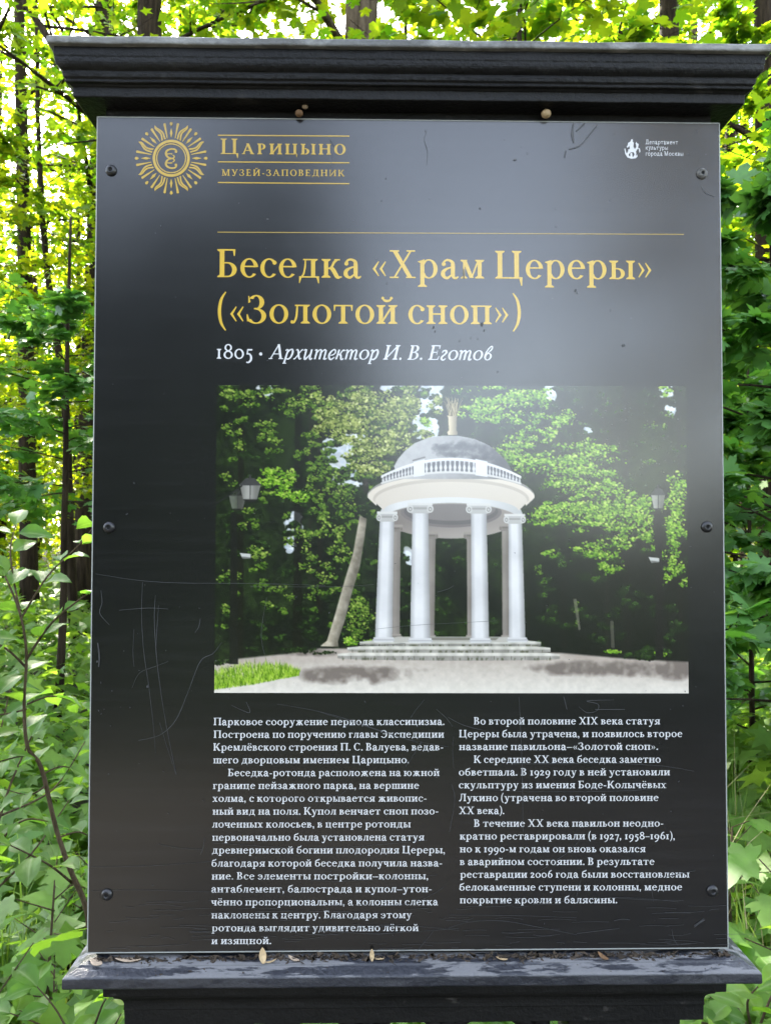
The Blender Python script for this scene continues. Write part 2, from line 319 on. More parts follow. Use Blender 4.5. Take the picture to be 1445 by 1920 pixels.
def far_wood():
    R = np.random.default_rng(5); b = MB(); Ps = []
    for i in range(92):
        Y = R.uniform(17, 46); x = R.uniform(-.64, .64) * (Y + 1.1)
        if i >= 54: x = math.copysign(R.uniform(.64, 1.25), i % 2 - .5) * (Y + 1.1)
        h = R.uniform(13, 19); rr = R.uniform(.07, .15); z0 = (Y - 14) * .03
        low = -.54 < x / (Y + 1.1) < -.44; h *= .8 if low else 1
        b.tube([(x, Y, z0 - .1), (x + R.normal(0, .15), Y, z0 + h * .5), (x + R.normal(0, .3), Y, z0 + h)], [rr, rr * .8, rr * .3], 7, 0)
        n = 900 if low else 990; c = R.normal(0, 1, (n // 30, 3)) * np.array([1.9, 1.9, 1.4 if low else 3.4]) + np.array([x, Y, z0 + h * .62])
        P = np.repeat(c, 30, 0) + R.normal(0, 1, (len(c) * 30, 3)) * np.array([.55, .55, .22]); Ps.append(P)
        n = 90; c = R.normal(0, 1, (n, 3)) * np.array([2.4, 2.0, 2.6]) + np.array([x, Y, z0 + 4.2]); c[:, 2] = np.abs(c[:, 2])
        Ps.append(np.repeat(c, 26, 0) + R.normal(0, 1, (n * 26, 3)) * np.array([.5, .5, .25]))
    P = np.concatenate(Ps); n = len(P); D = R.normal(0, 1, (n, 3)); Nn = unit(np.c_[R.normal(0, .8, (n, 2)), np.ones(n)])
    V = place(DIAMOND, P, D, Nn, R.uniform(.11, .26, n))
    me = np_mesh('far_wood', V, 4, M['far']); o = link_mesh('far_wood', me, None)
    tag(o, 'sunlit far wood of thin trunks and yellow green leaves behind everything', 'wood', kind='stuff')
    b.build('trunks', M['bark_dark'], o)['kind'] = 'stuff'
far_wood()

# what stands across the path from the board and shows as its soft reflection
def spruce(x, y, H, w, seed, label):
    R = np.random.default_rng(seed); root = empty('spruce_tree', (x, y, -.05)); tag(root, label, 'tree', 'spruces across the path')
    b = MB(); b.tube([(0, 0, 0), (0, 0, H)], [.16, .02], 8, .1); b.build('trunk', M['bark_dark'], root)
    Ps, Ds = [], []
    for k in range(150):
        f = k / 150; z = .5 + (H - .6) * f; az = k * 2.4; L = w * (1 - f) ** .8 * R.uniform(.7, 1.05) + .1
        t = R.random(34)[:, None]; d = np.array([math.cos(az), math.sin(az), -.25])
        Ps.append(np.array([0, 0, z]) + d * L * t + R.normal(0, .12, (34, 3)) * L * .6); Ds.append(np.tile(d, (34, 1)) + R.normal(0, .5, (34, 3)))
    P = np.concatenate(Ps); D = np.concatenate(Ds); n = len(P)
    V = place(DIAMOND, P, D, unit(np.c_[R.normal(0, .7, (n, 2)), np.ones(n)]), R.uniform(.2, .42, n)); link_mesh('foliage', np_mesh('foliage', V, 4, M['dark_leaf']), None, root)
for i, (x, y, H, w) in enumerate(((-.95, -6.6, 5.8, 1.4), (-3.4, -6.2, 4.9, 1.7), (-2.4, -7.6, 5.6, 1.5), (-5.8, -5.0, 6, 1.8), (-1.6, -9.6, 7.2, 1.9), (-4.6, -9.0, 7, 2.4), (-8.0, -7, 9, 2.4))):
    spruce(x, y, H, w, 60 + i, 'dark spruce across the path, making the dark left side of the board reflection')
def far_side():
    R = np.random.default_rng(15); n = 26000; x = R.uniform(-26, 26, n); y = -15 - 8 * R.random(n); top = 2.3 + .9 * np.sin(x * .7) + .5 * np.sin(x * 1.9 + 1); z = R.random(n) ** .8 * top
    P = np.c_[x, y, z]; k = 16000; x2 = R.uniform(-12, 12, k); y2 = R.uniform(-15, -3.9, k) - .05 * np.maximum(x2, 0) ** 2.0; P = np.concatenate([P, np.c_[x2, y2, R.random(k) * .7]]); m = len(P)
    V = place(DIAMOND, P, R.normal(0, 1, (m, 3)), unit(np.c_[R.normal(0, .9, (m, 2)), np.ones(m)]), R.uniform(.25, .5, m))
    tag(link_mesh('thicket', np_mesh('thicket', V, 4, M['dark_leaf'])), 'dark thicket along the far side of the path', 'thicket', kind='stuff')
far_side()
for i, (x, y) in enumerate(((3.3, -6.9), (7.6, -8.4), (6.9, -3.6))):
    make_tree('birch_tree', 'sunlit tree across the path, making the warm right edge of the board reflection', 'tree', x, y, 8, .1, (0, 0), (2.2, 7.8), 1.5, 34, 6, 26, .2, DIAMOND, 'gold_leaf' if i == 0 else 'far', 'bark', group='sunlit trees across the path', seed=80 + i)
# ------------------------------------------------------------------ undergrowth
def undergrowth():
    R = np.random.default_rng(21); Ps = []; Ss = []
    n = 7200
    Y = .35 + 15 * R.random(n) ** 1.7; X = R.uniform(-.95, .95, n) * (Y + 1.5)
    keep = ~((np.abs(X) < .5) & (Y < .35)); X, Y = X[keep], Y[keep]; n = len(X)
    h = R.uniform(.12, .42, n) + .10 * np.sin(X * 3 + Y) + np.clip((Y - 3) * .04, 0, .35)
    m = 7; P = np.repeat(np.c_[X, Y, h], m, 0); a = R.uniform(0, 6.283, n * m); rr = R.uniform(.02, .16, n * m)
    P += np.c_[np.cos(a) * rr, np.sin(a) * rr, R.normal(0, .07, n * m)]; P[:, 2] = np.maximum(P[:, 2], .03)
    D = np.c_[np.cos(a), np.sin(a), R.normal(-.15, .25, n * m)]; N_ = unit(np.c_[R.normal(0, .42, (n * m, 2)), np.ones(n * m)])
    V = place(STAR, P, D, N_, R.uniform(.06, .13, n * m) * (1 + .05 * P[:, 1]))
    o = link_mesh('undergrowth', np_mesh('undergrowth', V, len(STAR), M['herb'])); tag(o, 'low green leafy undergrowth covering the forest floor behind the board', 'undergrowth', kind='stuff')
undergrowth()

def grass(name, label, boxes, n, hh, mat, seed, wid=.006, droop=.35):
    R = np.random.default_rng(seed); Vs = []
    for (x0, x1, y0, y1, w) in boxes:
        k = int(n * w); x = R.uniform(x0, x1, k); y = R.uniform(y0, y1, k); h = R.uniform(.45, 1, k) * hh; a = R.uniform(0, 6.283, k)
        dr = np.abs(R.normal(0, droop, k)) * h; ca, sa = np.cos(a), np.sin(a); w_ = R.uniform(.5, 1.1, k) * wid
        lv = []
        for i in range(6):
            t = i / 5; ww = w_ * (1 - t ** 1.6); cx = x + ca * dr * t * t; cy = y + sa * dr * t * t; cz = h * (t - .18 * t * t * (dr / h))
            lv.append(np.stack([np.c_[cx + sa * ww, cy - ca * ww, cz], np.c_[cx - sa * ww, cy + ca * ww, cz]], 1))
        Vs.append(np.stack(lv, 1).reshape(-1, 3))
    V = np.concatenate(Vs); k = len(V) // 12
    q = np.array([(2 * i, 2 * i + 1, 2 * i + 3, 2 * i + 2) for i in range(5)])
    F = (q[None] + (np.arange(k) * 12)[:, None, None]).reshape(-1, 4)
    o = link_mesh(name, faces_mesh(name, V, F, mat)); tag(o, label, 'grass', kind='stuff'); return o
grass('grass', 'tall green grass growing round the foot of the board', [(.42, 1.6, .05, 2.6, .55), (-.5, .5, .2, 1.6, .35), (-1.2, -.45, .3, 1.6, .10)], 2600, .62, M['grass'], 3)
grass('dry_grass', 'dry straw coloured grass stalks among the green grass', [(.45, 1.4, .1, 2.2, .6), (-.5, .5, .3, 1.4, .4)], 260, .85, M['straw'], 4, .0035, .45)

def plant_leaves(root, P, D, Nn, S, T, mat, name='foliage'):
    link_mesh(name, np_mesh(name, place(T, P, D, Nn, S), len(T), mat), None, root)

def seedling_proto(seed, h, leaf, nl):
    R = np.random.default_rng(seed); root = empty('maple_seedling'); b = MB()
    st = [(0, 0, 0), (.02, .01, h * .5), (.01, 0, h)]; b.tube(st, [.005, .004, .002], 6)
    P, D, Nn, S = [], [], [], []
    for i in range(nl):
        z = h * (.35 + .65 * i / (nl - 1)); a = i * 2.4 + R.normal(0, .3); L = R.uniform(.05, .14) * (1.25 - .6 * i / nl)
        e = np.array([math.cos(a) * L, math.sin(a) * L, z + .05]); b.tube([(0.01, 0, z), tuple(e)], [.0018, .0012], 4, 0, False)
        P.append(e); D.append([math.cos(a), math.sin(a), -.25 + R.normal(0, .12)]); Nn.append([R.normal(0, .25), R.normal(0, .25), 1]); S.append(leaf * R.uniform(.7, 1.15))
    b.build('stem', M['twig'], root); plant_leaves(root, np.array(P), np.array(D), unit(np.array(Nn)), np.array(S), MAPLE, M['herb']); return root
protos = [seedling_proto(200, .55, .095, 15), seedling_proto(201, .42, .085, 12), seedling_proto(202, .72, .10, 18)]
used = [False] * 3
spots = [(-.62, .28), (-.80, .18), (-.72, .55), (-.95, .42), (-.56, .62), (-1.1, .75), (-.85, .9), (-1.25, .35), (-.58, 1.05), (-1.3, 1.15), (-.95, 1.4), (-.66, .12), (-.88, .05),
         (.66, .35), (.82, .55), (.72, .9), (.98, .8), (.64, 1.3), (1.05, 1.25), (.9, 1.7), (.62, .6), (1.2, 1.0), (.70, .14), (.85, .25), (.60, .20), (0.05, .9), (-.2, .7), (.3, 1.1)]
for i, (x, y) in enumerate(spots):
    k = i % 3
    o = protos[k] if not used[k] else copy_tree(protos[k]); used[k] = True
    o.location = (x, y, 0); o.rotation_euler = (0, 0, rnd.uniform(0, 6.28)); s = rnd.uniform(.8, 1.15); o.scale = (s, s, s)
    side = 'left' if x < -.5 else ('right' if x > .5 else 'under')
    tag(o, {'left': 'low maple seedling with lobed leaves in the thicket left of the board', 'right': 'low maple seedling with lobed leaves in the grass right of the board', 'under': 'low maple seedling seen between the legs below the board'}[side], 'seedling',
        {'left': 'maple seedlings left of the board', 'right': 'maple seedlings right of the board', 'under': 'maple seedlings behind the pedestal'}[side])

def leafy_shrub(name, label, stems, leaf, seed, mat, step=.055, cluster=1.0):
    """stems: list of (polyline of world points, base radius, leafy from fraction)"""
    R = np.random.default_rng(seed); root = empty(name, tuple(stems[0][0][0])); tag(root, label, 'shrub'); o0 = Vector(stems[0][0][0])
    b = MB(); P, D, Nn, S = [], [], [], []
    for pts, r, lf in stems:
        pts = [Vector(p) - o0 for p in pts]; seg = [(pts[i + 1] - pts[i]).length for i in range(len(pts) - 1)]; tot = sum(seg)
        fine = []
        for i in range(len(pts) - 1):
            p0, p1, p2, p3 = pts[max(i - 1, 0)], pts[i], pts[i + 1], pts[min(i + 2, len(pts) - 1)]
            for j in range(5):
                t = j / 5; fine.append(.5 * ((2 * p1) + (p2 - p0) * t + (2 * p0 - 5 * p1 + 4 * p2 - p3) * t * t + (3 * p1 - p0 - 3 * p2 + p3) * t ** 3))
        fine.append(pts[-1]); n = len(fine); b.tube(fine, [r * (1 - .7 * i / n) for i in range(n)], 8, .12)
        d = 0.0; side = 1
        for i in range(1, n):
            d += (fine[i] - fine[i - 1]).length
            if d > step and i / n >= lf:
                d = 0; t = (fine[i] - fine[i - 1]).normalized(); lat = t.cross(Vector((0, 0, 1)))
                if lat.length < .3: lat = Vector((math.cos(i * 2.1), math.sin(i * 2.1), 0))
                lat.normalize()
                for s in (1, -1):
                    dd = t * R.uniform(.3, .8) + lat * s * R.uniform(.6, 1.1) + Vector((0, 0, R.normal(-.05, .25)))
                    P.append(fine[i] + dd.normalized() * .008); D.append(dd); Nn.append([R.normal(0, .35), R.normal(-.25, .35), 1]); S.append(leaf * R.uniform(.65, 1.15))
        P.append(fine[-1]); D.append((fine[-1] - fine[-2]).normalized()); Nn.append([0, -.2, 1]); S.append(leaf)
    b.build('stem', M['twig'], root)
    link_mesh('foliage', place_grid('foliage', np.array(P), np.array([tuple(q) for q in D]), unit(np.array(Nn)), np.array(S), M[mat]), None, root)
    return root
A = lambda *q: [at(x, y, Y) for x, y, Y in q]
leafy_shrub('honeysuckle_shrub', 'shrub with a crooked brown stem and oval pale leaves along the board', [
    (A((175, 1800, .30), (168, 1745, .30), (160, 1695, .30), (132, 1630, .32), (106, 1555, .33), (78, 1440, .35), (52, 1400, .35), (46, 1320, .36), (50, 1225, .37), (38, 1150, .38), (10, 1080, .40)), .0058, .5),
    (A((48, 1240, .37), (100, 1165, .36), (175, 1105, .35), (240, 1050, .38)), .0026, .1),
    (A((48, 1250, .37), (10, 1215, .35), (-60, 1180, .33)), .0026, .0),
    (A((40, 1160, .38), (90, 1080, .42), (150, 1020, .46), (185, 975, .5)), .0022, .25),
    (A((52, 1320, .36), (100, 1305, .40), (150, 1320, .46)), .0020, .15),
    (A((50, 1330, .36), (0, 1340, .30), (-50, 1330, .26)), .0020, .1),
    (A((52, 1415, .35), (10, 1425, .30), (-40, 1440, .28)), .0018, .1),
    (A((84, 1450, .35), (120, 1437, .40), (165, 1455, .46)), .0018, .1),
    (A((85, 1475, .34), (55, 1490, .30), (10, 1480, .26)), .0018, .1),
    (A((112, 1570, .33), (150, 1560, .37), (185, 1580, .42)), .0018, .1),
    (A((135, 1655, .32), (90, 1620, .26), (20, 1585, .22)), .0026, .3),
    (A((38, 1150, .38), (20, 1040, .45), (30, 985, .5)), .0022, .2),
], .062, 1, 'shrub', .050)
leafy_shrub('honeysuckle_shrub', 'smaller oval leaved bush at the far left below the crooked stemmed shrub', [
    (A((-60, 1900, .55), (-40, 1700, .55), (10, 1500, .6), (60, 1380, .65)), .005, .2),
    (A((-40, 1700, .55), (60, 1600, .6), (130, 1500, .7)), .003, .1),
    (A((-30, 1640, .55), (-20, 1480, .5), (20, 1290, .6)), .003, .1),
    (A((0, 1530, .6), (100, 1480, .75), (160, 1390, .85)), .003, .1),
    (A((-20, 1600, .55), (40, 1540, .5), (90, 1540, .5)), .003, .1),
], .050, 2, 'shrub', .050)
leafy_shrub('leafy_bush', 'fresh green bush with toothed leaves below the right end of the ledge', [
    (A((1420, 2050, .35), (1400, 1930, .35), (1370, 1880, .36), (1330, 1870, .38)), .004, .1),
    (A((1410, 1960, .35), (1440, 1880, .36), (1460, 1840, .38)), .003, .1),
    (A((1415, 1990, .35), (1350, 1930, .30), (1300, 1915, .30)), .003, .1),
    (A((1410, 1940, .35), (1400, 1880, .30), (1420, 1850, .28)), .003, .1),
], .075, 4, 'herb', .034)
leafy_shrub('leafy_bush', 'fresh green bush with toothed leaves poking up under the left end of the ledge', [
    (A((150, 2050, .12), (170, 1950, .12), (190, 1890, .10), (200, 1872, .08)), .0028, .1),
    (A((160, 1990, .12), (210, 1930, .11), (228, 1900, .11)), .0022, .1),
    (A((155, 1990, .12), (110, 1900, .14), (70, 1850, .16)), .0022, .1),
    (A((155, 2000, .12), (90, 1930, .12), (20, 1900, .14)), .0022, .1),
], .060, 5, 'herb', .036)
# ------------------------------------------------------------------ the information board: iron work
def iron(name, base0, base1, rough0, rough1, sc=(25, 25, 25), dust=None, bmp=.35, lie=False, spec=.16):
    m, nt, bs, out = new_mat(name)
    n = noise(nt, 9, 8, .68, stretch=(.45, 1, 1)); n2 = noise(nt, 130, 5, .6)
    r = ramp(nt, [(.35, base0), (.72, base1)]); nt.links.new(n.outputs['Fac'], r.inputs[0]); c = r.outputs[0]
    if dust:
        n3 = noise(nt, dust[0], 8, .66, stretch=dust[1]); k = ramp(nt, [(dust[2], (0, 0, 0)), (dust[3], (1, 1, 1))]); nt.links.new(n3.outputs['Fac'], k.inputs[0])
        if lie:                      # dust only lies where the iron faces up
            ge = nt.nodes.new('ShaderNodeNewGeometry'); sx = nt.nodes.new('ShaderNodeSeparateXYZ'); nt.links.new(ge.outputs['True Normal'], sx.inputs[0])
            ml = nt.nodes.new('ShaderNodeMapRange'); ml.inputs['From Min'].default_value = .3; ml.inputs['From Max'].default_value = .8; ml.inputs['To Min'].default_value = .12; nt.links.new(sx.outputs['Z'], ml.inputs['Value'])
            m3 = nt.nodes.new('ShaderNodeMix'); m3.data_type = 'RGBA'; m3.blend_type = 'MULTIPLY'; m3.inputs['Factor'].default_value = 1.0; nt.links.new(k.outputs[0], m3.inputs['A']); nt.links.new(ml.outputs[0], m3.inputs['B'])
            k = m3; k_out = m3.outputs['Result']
        else: k_out = k.outputs[0]
        mx = nt.nodes.new('ShaderNodeMix'); mx.data_type = 'RGBA'; nt.links.new(k_out, mx.inputs['Factor']); nt.links.new(c, mx.inputs['A']); mx.inputs['B'].default_value = (*dust[4], 1); c = mx.outputs['Result']
        rr = nt.nodes.new('ShaderNodeMapRange'); rr.inputs['To Min'].default_value = rough0; rr.inputs['To Max'].default_value = .85; nt.links.new(k_out, rr.inputs['Value']); nt.links.new(rr.outputs[0], bs.inputs['Roughness'])
    else:
        rr = nt.nodes.new('ShaderNodeMapRange'); rr.inputs['To Min'].default_value = rough0; rr.inputs['To Max'].default_value = rough1; nt.links.new(n.outputs['Fac'], rr.inputs['Value']); nt.links.new(rr.outputs[0], bs.inputs['Roughness'])
    nt.links.new(c, bs.inputs['Base Color'])
    ad = N(nt, 'ShaderNodeMath', operation='ADD'); nt.links.new(n.outputs['Fac'], ad.inputs[0]); nt.links.new(n2.outputs['Fac'], ad.inputs[1]); bump(nt, bs, ad.outputs[0], bmp, .004); bs.inputs['Specular IOR Level'].default_value = spec
    return m
M['iron'] = iron('black_painted_iron', (.006, .006, .0065), (.015, .015, .015), .40, .62, dust=(26, (.6, 1, 1), .60, .76, (.040, .038, .036)), bmp=.55)
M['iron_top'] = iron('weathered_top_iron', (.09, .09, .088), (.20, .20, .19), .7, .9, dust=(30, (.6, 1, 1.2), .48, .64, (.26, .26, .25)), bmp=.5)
M['iron_low'] = iron('sooty_iron', (.006, .006, .006), (.016, .015, .014), .6, .8, dust=(45, (.6, 1, 1.3), .63, .74, (.06, .055, .05)), bmp=.5)
M['ledge'] = iron('flaking_ledge_paint', (.014, .015, .020), (.027, .029, .037), .30, .6, dust=(34, (.30, 1.8, 1.8), .485, .525, (.15, .148, .152)), bmp=.55, lie=True, spec=.5)

board = empty("information_board", (0, 0, 0))
tag(board, 'black iron information board with gold title, rotunda photo and two text columns', 'sign')
OY = 0.0
def W(o, z, x): return (x, -o - OY, z + ZC)           # o: how far a point stands proud of the board's face

def frame_profile(name, prof, halfx, cx, mat, back, parent, bevel=0.0, jit=.00018):
    """a moulding that runs round the front and both ends: prof is a list of (o, z); its ends are mitred"""
    b = MB(); n = len(prof)
    for i in range(n - 1):
        (o0, z0), (o1, z1) = prof[i], prof[i + 1]
        L = lambda o, z, y=None: (cx - halfx - o, (-o if y is None else y) - OY, z + ZC)
        Rr = lambda o, z, y=None: (cx + halfx + o, (-o if y is None else y) - OY, z + ZC)
        nx = 24
        for k in range(nx):                           # front, cut across so that it can be slightly uneven
            def P(o, z, t):
                x0, x1 = cx - halfx - o, cx + halfx + o; x = x0 + (x1 - x0) * t
                return (x, -o - OY, z + ZC)
            b.poly([P(o0, z0, k / nx), P(o1, z1, k / nx), P(o1, z1, (k + 1) / nx), P(o0, z0, (k + 1) / nx)])
        b.poly([L(o0, z0, back), L(o1, z1, back), L(o1, z1), L(o0, z0)])
        b.poly([Rr(o0, z0), Rr(o1, z1), Rr(o1, z1, back), Rr(o0, z0, back)])
    for (o, z), rev in ((prof[0], False), (prof[-1], True)):
        q = [(cx - halfx - o, -o - OY, z + ZC), (cx + halfx + o, -o - OY, z + ZC), (cx + halfx + o, back - OY, z + ZC), (cx - halfx - o, back - OY, z + ZC)]
        b.poly(q[::-1] if rev else q)
    bk = [(cx - halfx - o, back - OY, z + ZC) for o, z in prof] + [(cx + halfx + o, back - OY, z + ZC) for o, z in reversed(prof)]
    b.poly(bk)
    bm = bmesh.new(); me = bpy.data.meshes.new(name); me.from_pydata(b.v, [], b.f); bm.from_mesh(me)
    bmesh.ops.remove_doubles(bm, verts=bm.verts, dist=1e-5); bmesh.ops.recalc_face_normals(bm, faces=bm.faces); 
    for v in bm.verts:                               # cast iron is never quite straight
        q = v.co.x * 37 + len(name); v.co.z += jit * (math.sin(q) + .6 * math.sin(2.7 * q + 1)); v.co.y += jit * (math.sin(1.7 * q + 2) + .5 * rnd.uniform(-1, 1))
    bm.to_mesh(me); bm.free()
    o = link_mesh(name, me, mat, parent)
    if bevel:
        m = o.modifiers.new('bevel', 'BEVEL'); m.width = bevel; m.segments = 2; m.limit_method = 'ANGLE'; m.angle_limit = .3
    return o
def arc(o0, z0, o1, z1, bulge, n=6):
    out = []
    for i in range(n + 1):
        t = i / n; dx, dz = o1 - o0, z1 - z0; k = math.sin(math.pi * t) * bulge
        out.append((o0 + dx * t - dz * k, z0 + dz * t + dx * k))
    return out
HX = .45
frame_profile('cornice', [(.046, .6665), (.0462, .6605), (.0458, .655)] + arc(.0450, .653, .0365, .6385, .18)[0:] + [(.0372, .6355), (.0362, .6305), (.0335, .6285), (.0335, .6270), (.0348, .6258), (.0338, .6240), (.0300, .6232), (.0282, .6215)] +
              [(.0262, .6205), (.0258, .6085), (.0245, .6075), (-.004, .6065)], HX, 0, M['iron'], .14, board, .0007)
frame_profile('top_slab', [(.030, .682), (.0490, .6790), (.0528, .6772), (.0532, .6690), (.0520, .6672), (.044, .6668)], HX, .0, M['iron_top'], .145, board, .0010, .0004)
b = MB(); b.box(-.44, .44, .0048 - OY, .12 - OY, ZC - .598, ZC + .6062); b.build('body', M['iron_low'], board)
frame_profile('ledge', [(-.012, -.5985), (.004, -.6015), (.0125, -.6035), (.0135, -.6055), (.0268, -.6110), (.0292, -.6130), (.0296, -.6255), (.0280, -.6275), (.0, -.6285)], HX, .005, M['ledge'], .15, board, .0012)
frame_profile('base_moulding', [(-.008, -.6287), (-.0085, -.6585), (-.010, -.660), (-.0190, -.662), (-.0195, -.667)] + arc(-.020, -.668, -.0305, -.690, -.2) + [(-.0315, -.691), (-.032, -.7125), (-.036, -.714)], HX, .010, M['iron_low'], .13, board, .0006)
# pedestal: two fluted legs with feet and a lattice of cast scrolls between them
for lx, w in ((-.318, .165), (.318, .165)):
    b = MB(); z0, z1 = ZC - .7145, 0.0
    b.box(lx - w / 2, lx + w / 2, .048 - OY, .118 - OY, .10, z1 + z0 - 0.0)
    for k in range(4):
        x = lx - w / 2 + w * (k + .5) / 4; b.box(x - .011, x + .011, .041 - OY, .0485 - OY, .16, z0 - .03)
    b.box(lx - w / 2 - .02, lx + w / 2 + .02, .030 - OY, .136 - OY, -.05, .10)
    b.build('leg', M['iron_low'], board, .002)
b = MB()
def ring_tube(cx, cz, R, a0, a1, r, n=22, rs=0.0):
    b.tube([(cx + (R + rs * t) * math.cos(a0 + (a1 - a0) * t), .075 - OY, cz + (R + rs * t) * math.sin(a0 + (a1 - a0) * t)) for t in [i / n for i in range(n + 1)]], [r] * (n + 1), 8)
zt = ZC - .714
for cx, R in ((-.135, .075), (.125, .075), (0.0, .05)):
    ring_tube(cx, zt - R - .004, R, 0, 2 * math.pi, .011)
for s in (-1, 1):
    ring_tube(s * .205, zt - .012, .035, math.pi if s > 0 else 0, 1.5 * math.pi if s > 0 else -.5 * math.pi, .012)
    b.tube([(s * .06, .075 - OY, zt + .0), (s * .06, .075 - OY, zt - .4)], [.012, .012], 8)
    b.tube([(s * .20, .075 - OY, zt + .0), (s * .20, .075 - OY, zt - .4)], [.014, .014], 8)
    ring_tube(s * .13, zt - .27, .07, 0, 2 * math.pi, .010)
b.box(-.235, .235, .06 - OY, .09 - OY, zt - .42, zt - .40)
b.build('scroll_lattice', M['iron_low'], board, 0)

# ------------------------------------------------------------------ the printed panel
PW, PH = .45, .5923
m, nt, bs, out = new_mat('panel_laminate'); M['panel'] = m
bs.inputs['Base Color'].default_value = (.0095, .0095, .0105, 1); bs.inputs['IOR'].default_value = 1.67
n = noise(nt, 5, 5, .6); n2 = noise(nt, 420, 3, .6); n3 = noise(nt, 60, 6, .7, stretch=(.06, 1, 1.6))
rr = nt.nodes.new('ShaderNodeMapRange'); rr.inputs['To Min'].default_value = .17; rr.inputs['To Max'].default_value = .26; nt.links.new(n.outputs['Fac'], rr.inputs['Value'])
nt.links.new(rr.outputs[0], bs.inputs['Roughness'])
r = ramp(nt, [(.45, (.0060, .0060, .0064)), (.8, (.012, .012, .0125))]); nt.links.new(n3.outputs['Fac'], r.inputs[0]); nt.links.new(r.outputs[0], bs.inputs['Base Color'])
bump(nt, bs, n2.outputs['Fac'], .05, .0006)
m, nt, bs, out = new_mat('panel_edge'); bs.inputs['Base Color'].default_value = (.30, .31, .29, 1); bs.inputs['Roughness'].default_value = .5; M['edge'] = m
b = MB(); b.box(-PW, PW, 0 - OY, .0045 - OY, ZC - PH, ZC + PH)
panel = b.build('panel', M['panel'], board, .0006)
b = MB()   # the pale raw rim of the sheet
e = .0012
for x0, x1, z0, z1 in ((-PW - e, -PW + .0002, -PH, PH), (PW - .0002, PW + e, -PH, PH), (-PW - e, PW + e, PH - .0002, PH + e), (-PW - e, PW + e, -PH - e, -PH + .0002)):
    b.box(x0, x1, -.0004 - OY, .0042 - OY, ZC + z0, ZC + z1)
b.build('panel_rim', M['edge'], panel)

def ink(name, c, rough=.22, ior=1.55):
    m, nt, bs, out = new_mat(name); n = noise(nt, 300, 3)
    r = ramp(nt, [(.3, tuple(q * .93 for q in c)), (.7, c)]); nt.links.new(n.outputs['Fac'], r.inputs[0]); nt.links.new(r.outputs[0], bs.inputs['Base Color'])
    bs.inputs['Roughness'].default_value = rough; bs.inputs['IOR'].default_value = ior; return m
M['gold'] = ink('gold_ink', (.47, .30, .033)); M['gold_pale'] = ink('gold_title_ink', (.58, .38, .045)); M['white'] = ink('white_ink', (.60, .60, .60)); M['rule'] = ink('gold_rule_ink', (.32, .22, .05))

# ------------------------------------------------------------------ a drawn serif alphabet
class Glyph:
    """strokes of one letter; 100 units = capital height, 67 = height of small letters"""
    def __init__(s, S, T, ser=True): s.p = []; s.S = S; s.T = T; s.ser = ser
    def quadstrip(s, a, b):
        for i in range(len(a) - 1): s.p.append([a[i], a[i + 1], b[i + 1], b[i]])
        s.p.append(None)                     # end of a piece
    def stem(s, x, y0, y1, w=None, sb=3, st=3, e=8.5):
        """sb, st: 0 no serif, 1 left, 2 right, 3 both"""
        w = w or s.S; s.p += [[(x, y0), (x + w, y0), (x + w, y1), (x, y1)], None]
        if not s.ser: return
        t = s.T * .95
        for yy, fl, d in ((y0, sb, 1), (y1, st, -1)):
            if fl: s.p += [[(x - (e if fl & 1 else 0), yy), (x + w + (e if fl & 2 else 0), yy), (x + w + (e if fl & 2 else 0), yy + d * t * .75), (x + w, yy + d * t * 2.0), (x, yy + d * t * 2.0), (x - (e if fl & 1 else 0), yy + d * t * .75)], None]
    def bar(s, x0, x1, y, t=None):
        t = t or s.T; s.p += [[(x0, y), (x1, y), (x1, y + t), (x0, y + t)], None]
    def diag(s, x0, y0, x1, y1, w): s.p += [[(x0 - w / 2, y0), (x0 + w / 2, y0), (x1 + w / 2, y1), (x1 - w / 2, y1)], None]
    def ring(s, cx, cy, rx, ry, a0=0, a1=360, S=None, T=None, tilt=8):
        S = S or s.S; T = T or s.T; n = max(6, int(abs(a1 - a0) / 12)); o, q = [], []
        for i in range(n + 1):
            a = math.radians(a0 + (a1 - a0) * i / n); a2 = a
            o.append((cx + rx * math.cos(a), cy + ry * math.sin(a)))
            k = math.radians(tilt); ix, iy = (rx - S) * math.cos(a2), (ry - T) * math.sin(a2)
            q.append((cx + ix + .0 * k, cy + iy - ix * math.tan(k) * .35))
        s.quadstrip(o, q)
    def stroke(s, pts, n=6):
        P = [np.array(p, float) for p in pts]; f = []
        for i in range(len(P) - 1):
            p0, p1, p2, p3 = P[max(i - 1, 0)], P[i], P[i + 1], P[min(i + 2, len(P) - 1)]
            for j in range(n):
                t = j / n; f.append(.5 * (2 * p1 + (p2 - p0) * t + (2 * p0 - 5 * p1 + 4 * p2 - p3) * t * t + (3 * p1 - p0 - 3 * p2 + p3) * t ** 3))
        f.append(P[-1]); f = np.array(f); d = np.gradient(f[:, :2], axis=0); d /= np.maximum(np.linalg.norm(d, axis=1, keepdims=True), 1e-6); nn = np.c_[-d[:, 1], d[:, 0]]; w = np.maximum(f[:, 2:3], .5) / 2
        s.quadstrip([tuple(q) for q in f[:, :2] + nn * w], [tuple(q) for q in f[:, :2] - nn * w])
    def dot(s, cx, cy, r, n=14): s.p += [[(cx + r * math.cos(2 * math.pi * i / n), cy + r * math.sin(2 * math.pi * i / n)) for i in range(n)], None]

